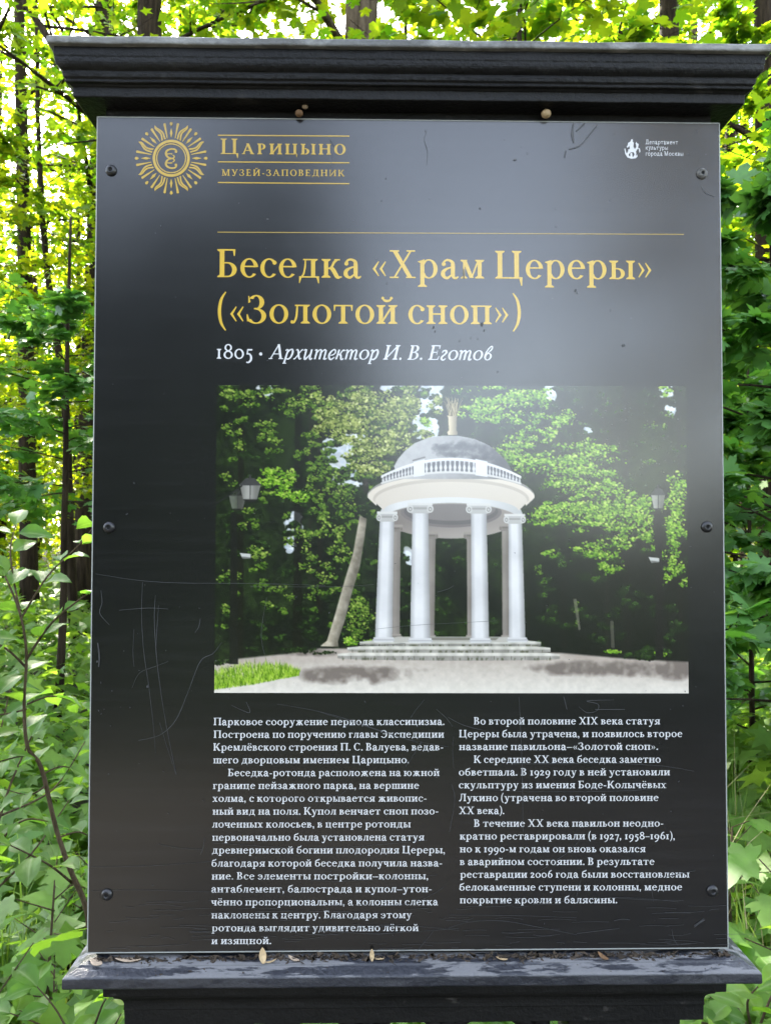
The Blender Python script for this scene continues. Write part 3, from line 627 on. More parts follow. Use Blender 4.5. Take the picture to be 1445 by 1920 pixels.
LAT = {'X': 'Х', 'I': 'І'}
def draw(ch, S, T, italic=False, ser=True):
    """pieces and advance width of one character"""
    g = Glyph(S, T, ser); ch = LAT.get(ch, ch); X = 67; s, t = g.S, g.T; st = g.stem; E = 9 if ser else 2; C = s + 2
    if ch == ' ': return [], 26
    if italic and ch == 'т':
        for x in (6, 36, 66): g.stroke([(x + s / 2 - 1, 0, s * .9), (x + s / 2, 34, s * .9), (x + s / 2, 62, s * .9)])
        for x in (6, 36): g.stroke([(x + s * .8, 44, t), (x + s + 6, 60, t * 1.3), (x + s + 16, 66, s * .6), (x + 31 + s / 2, 54, s * .9)])
        g.stroke([(0, 58, t), (5, 65, t * 1.5), (6 + s * .6, 60, s * .8)]); g.stroke([(66 + s / 2, 10, s * .9), (72 + s / 2, 1, t * 2), (84 + s / 2, 8, t)]); return g.p, 90
    if italic and ch == 'и':
        for x in (6, 42): g.stroke([(x + s / 2, 67, s * .9), (x + s / 2, 34, s * .9), (x + s / 2, 12, s * .9), (x + s / 2 + 7, 0, t * 2), (x + s / 2 + 18, 8, t)])
        g.stroke([(6 + s / 2 + 6, 1, t * 2), (6 + s / 2 + 20, 14, t * 1.4), (42 + s * .4, 40, t)]); g.stroke([(0, 58, t), (4, 66, t * 1.5), (6 + s * .6, 62, s * .7)]); return g.p, 70
    if italic and ch == 'г':
        g.stroke([(8, 50, t), (14, 62, s * .7), (28, 64, s * .9), (36, 52, s), (26, 36, s * .8), (12, 20, s * .9), (14, 4, s * .9), (28, 0, s * .7), (40, 10, t)]); return g.p, 46
    if italic and ch == 'в':
        g.ring(30, 24, 25, 25, 0, 360, s * .9, t); g.stroke([(8, 30, s * .7), (16, 64, s * .7), (32, 92, t * 1.4), (44, 92, s * .6), (44, 76, s * .7), (30, 56, t * 1.2), (20, 48, t)]); return g.p, 60
    if italic and ch == 'е':
        g.stroke([(12, 26, t), (34, 32, t * 1.2), (46, 46, s * .7), (42, 62, s * .6), (30, 66, t * 1.6), (14, 50, s * .9), (8, 26, s), (16, 5, s * .9), (30, 0, t * 1.8), (48, 16, t)]); return g.p, 50
    if italic and ch == 'к':
        g.stroke([(8, 0, s * .9), (8 + s / 2, 67, s * .9)]); g.stroke([(14, 32, t), (26, 36, t * 1.3), (38, 60, t * 1.6), (48, 64, s * .6)]); g.dot(48, 61, s * .42); g.stroke([(22, 36, s * .8), (34, 26, s * .9), (40, 4, s * .8), (48, 0, t * 1.6), (56, 8, t)]); return g.p, 57
    if italic and ch == 'р':
        g.stroke([(9, -30, s * .9), (9 + s / 4, 20, s * .9), (9 + s / 2, 66, s * .8)]); g.stroke([(0, 57, t), (6, 65, t * 1.5), (12, 62, s * .7)]); g.stroke([(16, 44, t), (28, 62, t * 1.6), (42, 66, s * .7), (50, 46, s), (44, 14, s * .9), (28, 0, t * 1.6), (14, 8, t)])
        g.bar(0, 24, -31, t); return g.p, 60
    if italic and ch == 'х':
        g.stroke([(6, 60, t), (14, 66, s * .6), (24, 50, s * .9), (34, 18, s * .9), (44, 1, s * .6), (54, 8, t)]); g.stroke([(2, 3, s * .6), (12, 4, t * 1.4), (28, 34, t * 1.2), (44, 62, t * 1.4), (53, 63, s * .6)]); return g.p, 58
    if ch in 'о': g.ring(36, 33.5, 33, 35); return g.p, 72
    if ch in 'её':
        g.ring(34, 33.5, 31, 35, 6, 322); g.bar(12, 34 + 31 - s * .25, 36.5, t); 
        if ch == 'ё': g.dot(22, 89, 7.5); g.dot(48, 89, 7.5)
        return g.p, 66
    if ch == 'с': g.ring(34, 33.5, 31, 35, 48, 322); g.dot(53, 53, s * .52); return g.p, 62
    if ch == 'а':
        g.stroke([(38 + s / 2, 10, s), (38 + s / 2, 44, s), (36 + s / 2, 58, s * .8), (30, 65.5, t * 1.6), (18, 63, t * 1.4), (12, 54, s * .6)]); g.dot(13, 51, s * .5)
        g.stroke([(38 + s / 2, 12, s), (42 + s / 2, 3, s * .7), (50 + s / 2, 1, t * 1.5), (57 + s / 2, 6, t)]); g.stroke([(40, 40, t), (24, 34, t * 1.6), (12, 24, s * .9), (11, 12, s), (18, 3, s * .7), (28, 2, t * 1.8), (40, 12, t)]); return g.p, 66
    if ch == 'б':
        g.ring(36, 30, 32, 31.5); g.stroke([(5 + s / 2, 26, s * .8), (6 + s / 2, 52, s * .9), (18, 76, s * .9), (34, 87, s * .85), (52, 92, s * .7), (60, 104, t)]); return g.p, 72
    if ch == 'в': st(9, 0, X, sb=1, st=1); g.ring(30, 51, 23, 16.5, -90, 90, s, t); g.ring(30, 18.5, 30, 18.5, -90, 90, s, t); [g.bar(9, 31, y, t) for y in (X - t, 34 - t / 2, 0)]; return g.p, 64
    if ch == 'г': st(10, 0, X, st=1); g.bar(10, 50, X - t, t); g.p += [[(43, X - t), (51, X), (50, 46), (47, 46)], None]; return g.p, 54
    if ch == 'д': 
        g.stroke([(13, 4, t), (20, 14, t * 1.2), (25, 40, t * 1.2), (26, 66, t)]); st(46, 3, X, sb=0, st=2); g.bar(18, 58, X - t, t); g.bar(4, 74, 0, t)
        for x in (4, 74): g.p += [[(x - 3 + (3 if x < 9 else 0), 0), (x + (0 if x > 9 else 3) + .1, t), (x + (0 if x > 9 else 9), 0), (x + (0 if x > 9 else 2), -20), (x - (3 if x > 9 else 0), -20), (x - (9 if x > 9 else 0), 0)], None]
        return g.p, 78
    if ch == 'ж':
        st(44, 0, X)
        for d in (-1, 1):
            c = 44 + s / 2; g.stroke([(c, 34, t), (c + d * 14, 38, t * 1.4), (c + d * 24, 56, t * 1.6), (c + d * 35, 63, s * .55)]); g.dot(c + d * 35, 60, s * .42); g.stroke([(c + d * 10, 36, s * .8), (c + d * 22, 24, s * .9), (c + d * 34, 3, s * .8), (c + d * 44, 1, t)])
        return g.p, 104
    if ch == 'з': g.ring(28, 50.5, 24, 18, -92, 140, s, t); g.ring(27, 17.5, 29, 19.5, 92, -140, s, t); g.bar(20, 34, 34 - t / 2, t); g.dot(11, 55, s * .45); g.dot(8, 12, s * .45); return g.p, 60
    if ch in 'ий':
        st(10, 0, X); st(52, 0, X); g.diag(10 + s - 1, 10, 53, X - 10, t * 1.6)
        if ch == 'й': g.ring(39, 92, 17, 15, 188, 352, t * 1.2, s * .62); g.dot(24, 92, s * .36); g.dot(54, 92, s * .36)
        return g.p, 78
    if ch == 'к': st(10, 0, X); g.stroke([(10 + s, 33, t), (36, 38, t * 1.4), (46, 56, t * 1.8), (58, 65, t * 1.2)]); g.bar(46, 66, X - t, t); g.stroke([(31, 38, s * .8), (42, 28, s), (56, 4, s * .95), (66, 2, t * 1.4)]); g.bar(56, 72, 0, t); return g.p, 72
    if ch == 'л': g.stroke([(6, 5, s * .5), (14, 5, t * 1.4), (22, 26, t * 1.5), (25, 66, t * 1.2)]); g.dot(7, 5.5, s * .42); st(46, 0, X, st=2); g.bar(17, 50, X - t, t); return g.p, 72
    if ch == 'м': st(12, 0, X, t * 1.2, e=8); g.diag(16, X, 42, 2, s); g.diag(42, 2, 66, X, t * 1.2); st(63, 0, X); g.bar(3, 20, X - t, t); return g.p, 90
    if ch == 'н': st(10, 0, X); st(52, 0, X); g.bar(10, 54, 33, t * 1.1); return g.p, 78
    if ch == 'п': st(10, 0, X, st=1); st(52, 0, X, st=2); g.bar(10, 54, X - t, t); return g.p, 78
    if ch == 'р': st(10, -31, X - 4, st=0); g.ring(40, 33.5, 31, 35, -150, 150); g.p += [[(0, 60), (10 + s, X + 1), (10 + s, 52), (10, 54)], None]; return g.p, 76
    if ch == 'т': st(28, 0, X, st=0); g.bar(3, 68, X - t, t); [g.p.extend([[(x, X), (x + d * 7, X - t), (x + d * 4, 46), (x + d * 1, 46)], None]) for x, d in ((2, 1), (69, -1))]; return g.p, 72
    if ch == 'у': g.diag(14, X, 37, 4, s); g.stroke([(56, X, t), (40, 14, t * 1.2), (28, -18, t * 1.5), (16, -30, s * .55), (9, -27, s * .5)]); g.dot(9, -24, s * .46); g.bar(1, 27, X - t, t); g.bar(45, 68, X - t, t); return g.p, 68
    if ch == 'х': g.diag(14, X, 50, 0, s); g.diag(52, X, 14, 0, t * 1.3); [g.bar(a, b_, y, t) for a, b_, y in ((2, 28, X - t), (42, 64, X - t), (2, 26, 0), (37, 66, 0))]; return g.p, 68
    if ch == 'ц': st(10, 0, X, sb=1); st(50, 0, X, sb=0); g.bar(10, 74, 0, t); g.p += [[(66, t), (75, t), (73, -20), (71, -20)], None]; return g.p, 80
    if ch == 'ч': st(46, 0, X); g.stroke([(9 + s / 2, 64, s), (10 + s / 2, 42, s), (24, 28, t * 1.8), (48, 34, t * 1.2)]); g.bar(1, 9 + s + 9, X - t, t); return g.p, 72
    if ch in 'шщ':
        st(10, 0, X, sb=1); st(46, 0, X, sb=0); st(82, 0, X, sb=0 if ch == 'щ' else 2); g.bar(10, 96, 0, t)
        if ch == 'щ': g.bar(96, 107, 0, t); g.p += [[(99, t), (108, t), (106, -20), (104, -20)], None]
        return g.p, 112 if ch == 'щ' else 107
    if ch in 'ыьъ':
        st(10, 0, X, sb=1); g.ring(30, 20, 27, 20.5, -90, 90, s, t); g.bar(10, 31, 0, t); g.bar(10, 31, 40.5 - t, t)
        if ch == 'ы': st(70, 0, X); return g.p, 95
        return g.p, 61
    if ch == 'э': g.ring(28, 33.5, 31, 35, -142, 132); g.bar(20, 52, 33, t); g.dot(10, 53, s * .5); g.dot(9, 14, s * .35); return g.p, 64
    if ch == 'ю': st(10, 0, X); g.ring(70, 33.5, 31, 35); g.bar(10, 42, 33, t); return g.p, 105
    if ch == 'я': st(48, 0, X, st=2); g.ring(34, 47, 26, 20, 90, 270, s, t); g.bar(33, 50, X - t, t); g.bar(33, 50, 27, t); g.stroke([(36, 28, s * .9), (22, 6, s * .8), (10, 2, t * 1.6), (3, 6, t)]); return g.p, 74
    # capitals
    c = C
    if ch == 'А': g.diag(12, 0, 46, 100, t * 1.4); g.diag(82, 0, 45, 101, c); g.bar(24, 68, 32, t); g.bar(0, 26, 0, t); g.bar(66, 98, 0, t); return g.p, 98
    if ch == 'Б': st(11, 0, 100, c, 1, 1); g.ring(38, 27, 33, 27, -90, 90, c, t); g.bar(11, 39, 0, t); g.bar(11, 39, 54 - t, t); g.bar(11, 64, 100 - t, t * 1.1); g.p += [[(56, 100), (66, 100), (64, 76), (61, 76)], None]; return g.p, 77
    if ch == 'В': st(11, 0, 100, c, 1, 1); g.ring(38, 76, 26, 24, -90, 90, c, t); g.ring(38, 27, 33, 27, -90, 90, c, t); [g.bar(11, 39, y, t) for y in (0, 54 - t, 100 - t)]; return g.p, 78
    if ch == 'Д': g.stroke([(16, 4, t), (26, 24, t * 1.3), (32, 60, t * 1.3), (34, 99, t)]); st(62, 3, 100, c, 0, 2); g.bar(22, 76, 100 - t, t); g.bar(2, 94, 0, t); [g.p.extend([[(x, t), (x + d * 9, t), (x + d * 3, -22), (x + d, -22)], None]) for x, d in ((2, 1), (94, -1))]; return g.p, 97
    if ch in 'Е': st(11, 0, 100, c, 1, 1); [g.bar(11, q, y, t * 1.1) for q, y in ((64, 100 - t), (54, 49), (68, 0))]; [g.p.extend([q, None]) for q in ([(57, 100), (66, 100), (64, 76), (61, 76)], [(51, 66), (54, 66), (54, 34), (51, 34)], [(60, 0), (68, 0), (73, 26), (70, 26)])]; return g.p, 76
    if ch == 'З': g.ring(34, 75.5, 28, 26, -92, 150, c, t); g.ring(33, 26, 36, 28, 92, -150, c, t); g.bar(26, 40, 50, t); g.p += [[(6, 98), (9, 98), (14, 76), (6, 72)], None, [(0, 32), (4, 32), (12, 10), (2, 6)], None]; return g.p, 74
    if ch in 'ИЙ':
        st(11, 0, 100, c); st(74, 0, 100, c); g.diag(11 + c - 1, 14, 75, 86, t * 1.8)
        if ch == 'Й': g.ring(51, 126, 19, 17, 188, 352, t * 1.2, s * .62)
        return g.p, 103
    if ch == 'І': st(11, 0, 100, c); return g.p, 40
    if ch == 'К': st(11, 0, 100, c); g.stroke([(11 + c, 48, t), (42, 52, t * 1.5), (60, 82, t * 1.8), (74, 97, t * 1.2)]); g.bar(62, 86, 100 - t, t); g.stroke([(38, 54, c * .9), (54, 38, c), (74, 5, c), (88, 2, t * 1.4)]); g.bar(76, 96, 0, t); return g.p, 94
    if ch == 'Л': g.stroke([(6, 5, s * .5), (16, 5, t * 1.6), (27, 34, t * 1.6), (32, 99, t * 1.2)]); g.dot(8, 6, s * .45); st(62, 0, 100, c, 3, 2); g.bar(22, 68, 100 - t, t); return g.p, 92
    if ch == 'М': st(14, 0, 100, t * 1.3, e=9); g.diag(20, 100, 56, 2, c); g.diag(56, 2, 92, 100, t * 1.3); st(89, 0, 100, c); g.bar(3, 26, 100 - t, t); return g.p, 118
    if ch == 'Н': st(11, 0, 100, c); st(72, 0, 100, c); g.bar(11, 74, 49, t * 1.1); return g.p, 101
    if ch == 'О': g.ring(49, 50, 46, 52, 0, 360, c + 1, t); return g.p, 98
    if ch == 'П': st(11, 0, 100, c, 3, 1); st(72, 0, 100, c, 3, 2); g.bar(11, 74, 100 - t, t); return g.p, 101
    if ch == 'Р': st(11, 0, 100, c, 3, 1); g.ring(38, 72, 30, 28, -90, 90, c, t); g.bar(11, 39, 100 - t, t); g.bar(11, 39, 44, t); return g.p, 74
    if ch == 'С': g.ring(47, 50, 44, 52, 45, 318, c, t); g.p += [[(74, 100), (77, 100), (80, 70), (77, 70)], None]; return g.p, 86
    if ch == 'Т': st(36, 0, 100, c, 3, 0); g.bar(3, 87, 100 - t, t); [g.p.extend([[(x, 100), (x + d * 8, 100), (x + d * 3, 74), (x + d, 74)], None]) for x, d in ((2, 1), (88, -1))]; return g.p, 90
    if ch == 'У': g.diag(17, 100, 48, 28, c); g.stroke([(76, 100, t), (52, 34, t * 1.4), (40, 8, t * 1.8), (28, 0, s * .6), (18, 4, s * .5)]); g.dot(19, 7, s * .5); g.bar(2, 32, 100 - t, t); g.bar(62, 90, 100 - t, t); return g.p, 90
    if ch == 'Х': g.diag(19, 100, 76, 0, c); g.diag(78, 100, 18, 0, t * 1.5); [g.bar(a, b_, y, t) for a, b_, y in ((3, 36, 100 - t), (62, 92, 100 - t), (3, 34, 0), (60, 94, 0))]; return g.p, 97
    if ch == 'Ц': st(11, 0, 100, c, 1); st(70, 0, 100, c, 0); g.bar(11, 98, 0, t * 1.1); g.p += [[(86, t), (99, t), (97, -26), (94, -26)], None]; return g.p, 104
    if ch == 'Ы': st(11, 0, 100, c, 1); g.ring(38, 29, 32, 29.5, -90, 90, c, t); g.bar(11, 39, 0, t); g.bar(11, 39, 58 - t, t); st(92, 0, 100, c); return g.p, 120
    if ch == 'Э': g.ring(36, 50, 44, 52, -140, 134, c, t); g.bar(26, 70, 49, t); g.p += [[(4, 100), (7, 100), (10, 72), (4, 72)], None]; return g.p, 86
    # old style figures
    if ch == '1': st(14, 0, X); return g.p, 44
    if ch == '0': g.ring(35, 33.5, 32, 35, 0, 360, s * .9, t * 1.3); return g.p, 70
    if ch == '2': g.stroke([(8, 50, s * .7), (16, 63, t * 1.8), (30, 65, s * .7), (40, 54, s), (34, 34, s * .8), (8, 5, t * 1.5)]); g.bar(4, 54, 0, s * .75); return g.p, 58
    if ch == '5': g.stroke([(10, -22, t * 1.4), (24, -24, t * 1.8), (40, -8, s), (42, 14, s), (32, 32, s * .8), (14, 34, t * 1.4)]); g.diag(15, 30, 20, X, t * 1.4); g.bar(18, 50, X - s * .75, s * .75); return g.p, 56
    if ch == '6': g.ring(35, 30, 30, 31.5); g.stroke([(6 + s / 2, 26, s * .9), (10 + s / 2, 54, s * .9), (30, 84, s * .7), (54, 100, t * 1.4)]); return g.p, 68
    if ch == '9': g.ring(35, 37, 30, 31.5); g.stroke([(64 - s / 2, 40, s * .9), (60 - s / 2, 12, s * .9), (40, -18, s * .7), (14, -34, t * 1.4)]); return g.p, 68
    if ch == '7': g.bar(4, 54, X - s * .75, s * .75); g.stroke([(52, X - 4, t * 1.4), (38, 24, s * .7), (24, -30, s)]); return g.p, 56
    if ch == '8': g.ring(35, 76, 25, 24.5, 0, 360, s * .85, t * 1.3); g.ring(35, 27, 31, 28, 0, 360, s * .95, t * 1.3); return g.p, 70
    if ch == '.': g.dot(12, 7, s * .62); return g.p, 26
    if ch == ',': g.dot(12, 7, s * .62); g.stroke([(16, 7, s * .6), (15, -8, s * .45), (8, -19, t * .6)]); return g.p, 27
    if ch == '-': g.bar(5, 36, 27, t * 1.6); return g.p, 42
    if ch == '–': g.bar(0, 52, 30, t * 1.2); return g.p, 53
    if ch == '—': g.bar(0, 66, 29, t * 1.2); return g.p, 68
    if ch == '•': g.dot(18, 34, 11); return g.p, 38
    if ch in '«»':
        for x in (6, 30):
            k = [(x, 33), (x + 20, 60), (x + 23, 58), (x + 10, 33)], [(x, 33), (x + 10, 33), (x + 23, 8), (x + 20, 6)]
            for q in k: g.p += [[((59 - a) if ch == '»' else a, y) for a, y in q], None]
        return g.p, 60
    if ch in '()':
        q = [(30, 112, t * .8), (14, 84, s * .65), (8, 42, s * .8), (14, 2, s * .65), (30, -26, t * .8)]; g.stroke([((36 - a) if ch == ')' else a, y, w) for a, y, w in q]); return g.p, 36
    raise KeyError(ch)

class Print:
    """flat printed shapes on the panel's face; every piece lies a hair above the one before"""
    def __init__(s, base=.00028): s.b = MB(); s.base = base; s.k = 0
    def poly(s, pts):
        y = -(s.base + (s.k % 24) * 9e-6) - OY; s.b.poly([(x, y, z + ZC) for x, z in pts])
    def next(s): s.k += 1
    def line(s, text, p0, p1, cap, S, T, italic=False, tracking=4.0, small_caps=None, ser=True):
        """set TEXT from photo point p0 to p1 (its baseline), capitals cap pixels high"""
        a, bq = np.array(pl(*p0)), np.array(pl(*p1)); d = bq - a; L = np.linalg.norm(d); d /= L; up = np.array([-d[1], d[0]])
        per = np.linalg.norm(np.array(pl(p0[0], p0[1] - 10)) - np.array(pl(*p0))) / 10; h = cap * per / 100
        items = []; x = 0.0
        for i, ch in enumerate(text):
            k = 1.0
            if small_caps and i >= small_caps[0]: k = small_caps[1]; ps, w = draw(ch, S / k * .92, T / k * .95)
            else: ps, w = draw(ch, S, T, italic and ch not in '1805•', ser)
            items.append((ps, x, k, italic and ch not in '1805•')); x += w * k + tracking
        allx = [x0 + px * k + (py * .24 if it else 0) for ps, x0, k, it in items for q in ps if q for px, py in q]
        lo, hi = min(allx), max(allx); sx = L / (hi - lo)
        for ps, x0, k, it in items:
            s.k = 0
            for q in ps:
                if q is None: s.next(); continue
                s.poly([tuple(a + d * ((x0 + px * k + (py * k * .24 if it else 0) - lo) * sx) + up * (py * k * h)) for px, py in q])
        return sx / h
    def rule(s, p0, p1, w):
        a, c = pl(*p0), pl(*p1); t = w * 0.00076 / 2; s.poly([(a[0], a[1] - t), (c[0], c[1] - t), (c[0], c[1] + t), (a[0], a[1] + t)]); s.next()
    def build(s, name, mat): return s.b.build(name, mat, panel)
# ------------------------------------------------------------------ lettering on the panel
TS, TT = 14.5, 5.0
p = Print(); p.line('Беседка «Храм Цереры»', (407.5, 519.8), (1220.5, 524.0), 52.5, TS, TT, tracking=3.5); p.line('(«Золотой сноп»)', (408.5, 606.0), (976, 608.2), 52.5, TS, TT, tracking=3.5); p.build('title_lettering', M['gold_pale'])
p = Print(); p.line('1805 • Архитектор И. В. Еготов', (406.6, 672.6), (924, 675.6), 27.5, 13.5, 6.0, italic=True, tracking=3.0); p.build('subtitle_lettering', M['white'])
LEFT = [('Парковое сооружение периода классицизма.', 400.8, 832.8, 1359.4), ('Построена по поручению главы Экспедиции', 401, 832, 1383.2), ('Кремлёвского строения П. С. Валуева, ведав-', 400.2, 830.2, 1407.0), ('шего дворцовым имением Царицыно.', 400.2, 766.5, 1431), ('Беседка-ротонда расположена на южной', 427.8, 823.4, 1455),
  ('границе пейзажного парка, на вершине', 399.5, 785.3, 1479), ('холма, с которого открывается живопис-', 398.9, 799, 1503), ('ный вид на поля. Купол венчает сноп позо-', 398.9, 821.1, 1527.2), ('лоченных колосьев, в центре ротонды', 397.9, 769.7, 1551.4), ('первоначально была установлена статуя', 398.2, 795, 1576),
  ('древнеримской богини плодородия Цереры,', 398.2, 833.4, 1600), ('благодаря которой беседка получила назва-', 396.9, 828.2, 1624.5), ('ние. Все элементы постройки—колонны,', 397.2, 802.2, 1648.7), ('антаблемент, балюстрада и купол—утон-', 396.6, 808.7, 1673), ('чённо пропорциональны, а колонны слегка', 396.2, 821.1, 1697.3),
  ('наклонены к центру. Благодаря этому', 396.6, 771.6, 1721.6), ('ротонда выглядит удивительно лёгкой', 397.2, 784.3, 1745.8), ('и изящной.', 396.6, 508.5, 1769.8)]
RIGHT = [('Во второй половине XIX века статуя', 887.8, 1236.5, 1358.2), ('Цереры была утрачена, и появилось второе', 860.2, 1278.2, 1382.1), ('название павильона—«Золотой сноп».', 860.2, 1232.6, 1406), ('К середине XX века беседка заметно', 887.8, 1237.5, 1430), ('обветшала. В 1929 году в ней установили', 859.8, 1255, 1453.8),
  ('скульптуру из имения Боде-Колычёвых', 859.8, 1247.9, 1477.8), ('Лукино (утрачена во второй половине', 860.2, 1233.6, 1501.8), ('XX века).', 860.5, 944.7, 1526), ('В течение XX века павильон неодно-', 888.1, 1242.4, 1549.8), ('кратно реставрировали (в 1927, 1958–1961),', 861.5, 1263.9, 1573.7),
  ('но к 1990-м годам он вновь оказался', 861.5, 1209.2, 1597.8), ('в аварийном состоянии. В результате', 861.5, 1226, 1621.6), ('реставрации 2006 года были восстановлены', 862.1, 1291.5, 1645.5), ('белокаменные ступени и колонны, медное', 860.8, 1277.9, 1669.4), ('покрытие кровли и балясины.', 861.5, 1156.2, 1693.4)]
for rows, nm in ((LEFT, 'text_column'), (RIGHT, 'text_column')):
    p = Print()
    for t, x0, x1, y in rows:
        sl_ = -.0035
        p.line(t, (x0, y - (x1 - x0) * .0 + .2), (x1, y + .2 + (x1 - x0) * (-.0012)), 13.8, 15.5, 7.0, tracking=5.0)
    p.build(nm, M['white'])
p = Print()
p.line('ЦАРИЦЫНО', (414.0, 289.0), (648.0, 290.2), 29.0, 14, 5.5, tracking=15, small_caps=(1, .69))
p.line('МУЗЕЙ-ЗАПОВЕДНИК', (416.2, 329.6), (646.2, 330.6), 12.0, 15, 7.5, tracking=20)
for y0, y1 in ((253.8, 255.4), (303.6, 305.4), (342.4, 344.6)): p.rule((408.8, y0), (655, y1), 2.2)
# the sun emblem
SX, SY = 321.5, 297.0
def P2(r, a, wob=0.0):
    a = math.radians(a + wob); return pl(SX + r * math.cos(a), SY - r * math.sin(a))
def annulus(r0, r1, n=64):
    for i in range(n):
        a, c = 360 * i / n, 360 * (i + 1) / n; p.poly([P2(r0, a), P2(r1, a), P2(r1, c), P2(r0, c)])
    p.next()
annulus(29.8, 34.8); annulus(26.0, 28.0)
for k in range(8):
    a = k * 45
    dm = [(38.5, 0), (47, 3.2), (57, 0), (47, -3.2)]; p.poly([P2(r, a, w) for r, w in dm]); p.next()
    p.poly([P2(61 + 3.6 * (1 - math.cos(q)), a, 1.9 * math.sin(q) * (1.0 + .5 * (1 - math.cos(q)) / 2)) for q in [i * math.pi / 7 for i in range(14)]]); p.next()
    for d in (-11, 11): p.poly([P2(38.0, a + d, -1.0), P2(38.0, a + d, 1.0), P2(66, a + d, 2.0), P2(67.3, a + d, 0), P2(66, a + d, -2.0)]); p.next()
    f = a + 22.5; sgn = 1 if k % 2 else -1; ro, rl = [], []
    for i in range(13):
        t = i / 12; r = 37.5 + 31.5 * t; c = sgn * (5.2 * math.sin(t * 5.0 + .4) * (t ** .7) + 0); w = 6.6 * (1 - t) ** .75 * (1 - .15 * math.sin(6 * t)) + .15
        ro.append(P2(r, f, c + w)); rl.append(P2(r, f, c - w))
    # each flame is two licks with a dark slit between them
    mid = [P2(37.5 + 31.5 * i / 12, f, sgn * 5.2 * math.sin(i / 12 * 5.0 + .4) * ((i / 12) ** .7)) for i in range(13)]
    for i in range(12):
        g_ = .30 * (1 - i / 12) ** 1.2; g2 = .30 * (1 - (i + 1) / 12) ** 1.2
        mix = lambda u, v, s: (u[0] + (v[0] - u[0]) * s, u[1] + (v[1] - u[1]) * s)
        p.poly([ro[i], ro[i + 1], mix(mid[i + 1], ro[i + 1], g2), mix(mid[i], ro[i], g_)]); p.poly([rl[i], rl[i + 1], mix(mid[i + 1], rl[i + 1], g2), mix(mid[i], rl[i], g_)])
    p.next()
# monogram inside the ring: two facing rounded letters one above the other
def pstroke(pts):
    g = Glyph(10, 4); g.stroke(pts, 7)
    for q in g.p:
        if q is None: p.next()
        else: p.poly([pl(SX + a, SY - b_) for a, b_ in q])
pstroke([(10, 12, 2.0), (8, 16, 3.0), (0, 17.5, 3.0), (-8, 14, 3.6), (-10, 8, 3.8), (-6, 2, 3.2), (2, 0, 2.2), (6, 3, 2.2), (3, 6, 2)])
pstroke([(10, -13, 2.0), (8, -17, 3.0), (0, -18.5, 3.0), (-8, -15, 3.6), (-10, -9, 3.8), (-6, -2.5, 3.2), (2, -.5, 2.2), (6, -3.5, 2.2), (3, -7, 2)])
pstroke([(-8, 8, 1.8), (-2, 8.5, 1.8), (2, 8, 2.4)]); pstroke([(-8, -8.5, 1.8), (-2, -9, 1.8), (2, -8.5, 2.4)])
for s_ in (1, -1):
    q = [(9 + 2.6 * math.cos(i * .6283), s_ * 12.5 + 2.6 * math.sin(i * .6283)) for i in range(10)]; p.poly([pl(SX + a, SY - b_) for a, b_ in q]); p.next()
p.build('sun_logo', M['gold'])
p = Print(); p.rule((408, 435.4), (1281, 439.6), 1.9); p.build('title_rule', M['rule'])

p = Print()
for t, x0, x1, y in (('Департамент', 1209.6, 1270, 270.4), ('культуры', 1209.8, 1251, 280.8), ('города Москвы', 1209.8, 1279.8, 292.0)):
    p.line(t, (x0, y), (x1, y + .4), 8.6, 11, 10, tracking=9, ser=False)
# small city crest: a rider on a rearing horse over a flowing ribbon
def crest(pts): p.poly([pl(1168 + x * .40, 261 + y * .40) for x, y in pts]); p.next()
crest([(36, 2), (40, 0), (44, 4), (43, 12), (48, 16), (46, 34), (52, 46), (40, 50), (30, 46), (28, 30), (22, 18), (32, 12)])           # rider
crest([(22, 16), (30, 22), (27, 34), (18, 40), (14, 36), (20, 28)])                                                                # cape
crest([(20, 50), (34, 44), (54, 46), (60, 36), (58, 24), (63, 18), (70, 30), (67, 44), (58, 58), (40, 62), (26, 60)])                  # horse
crest([(56, 22), (60, 12), (63, 19), (72, 24), (70, 30), (62, 28)])
crest([(22, 56), (14, 70), (20, 86), (26, 80), (24, 70), (34, 62)]); crest([(46, 60), (52, 72), (46, 84), (54, 86), (60, 70), (58, 58)]); crest([(66, 40), (76, 44), (79, 60), (74, 64), (72, 50)])
crest([(4, 46), (8, 44), (12, 62), (22, 78), (38, 84), (54, 82), (64, 72), (66, 82), (56, 90), (36, 92), (18, 86), (8, 70)])
crest([(32, 66), (40, 64), (42, 84), (32, 86)])
p.build('crest_lettering', M['white'])

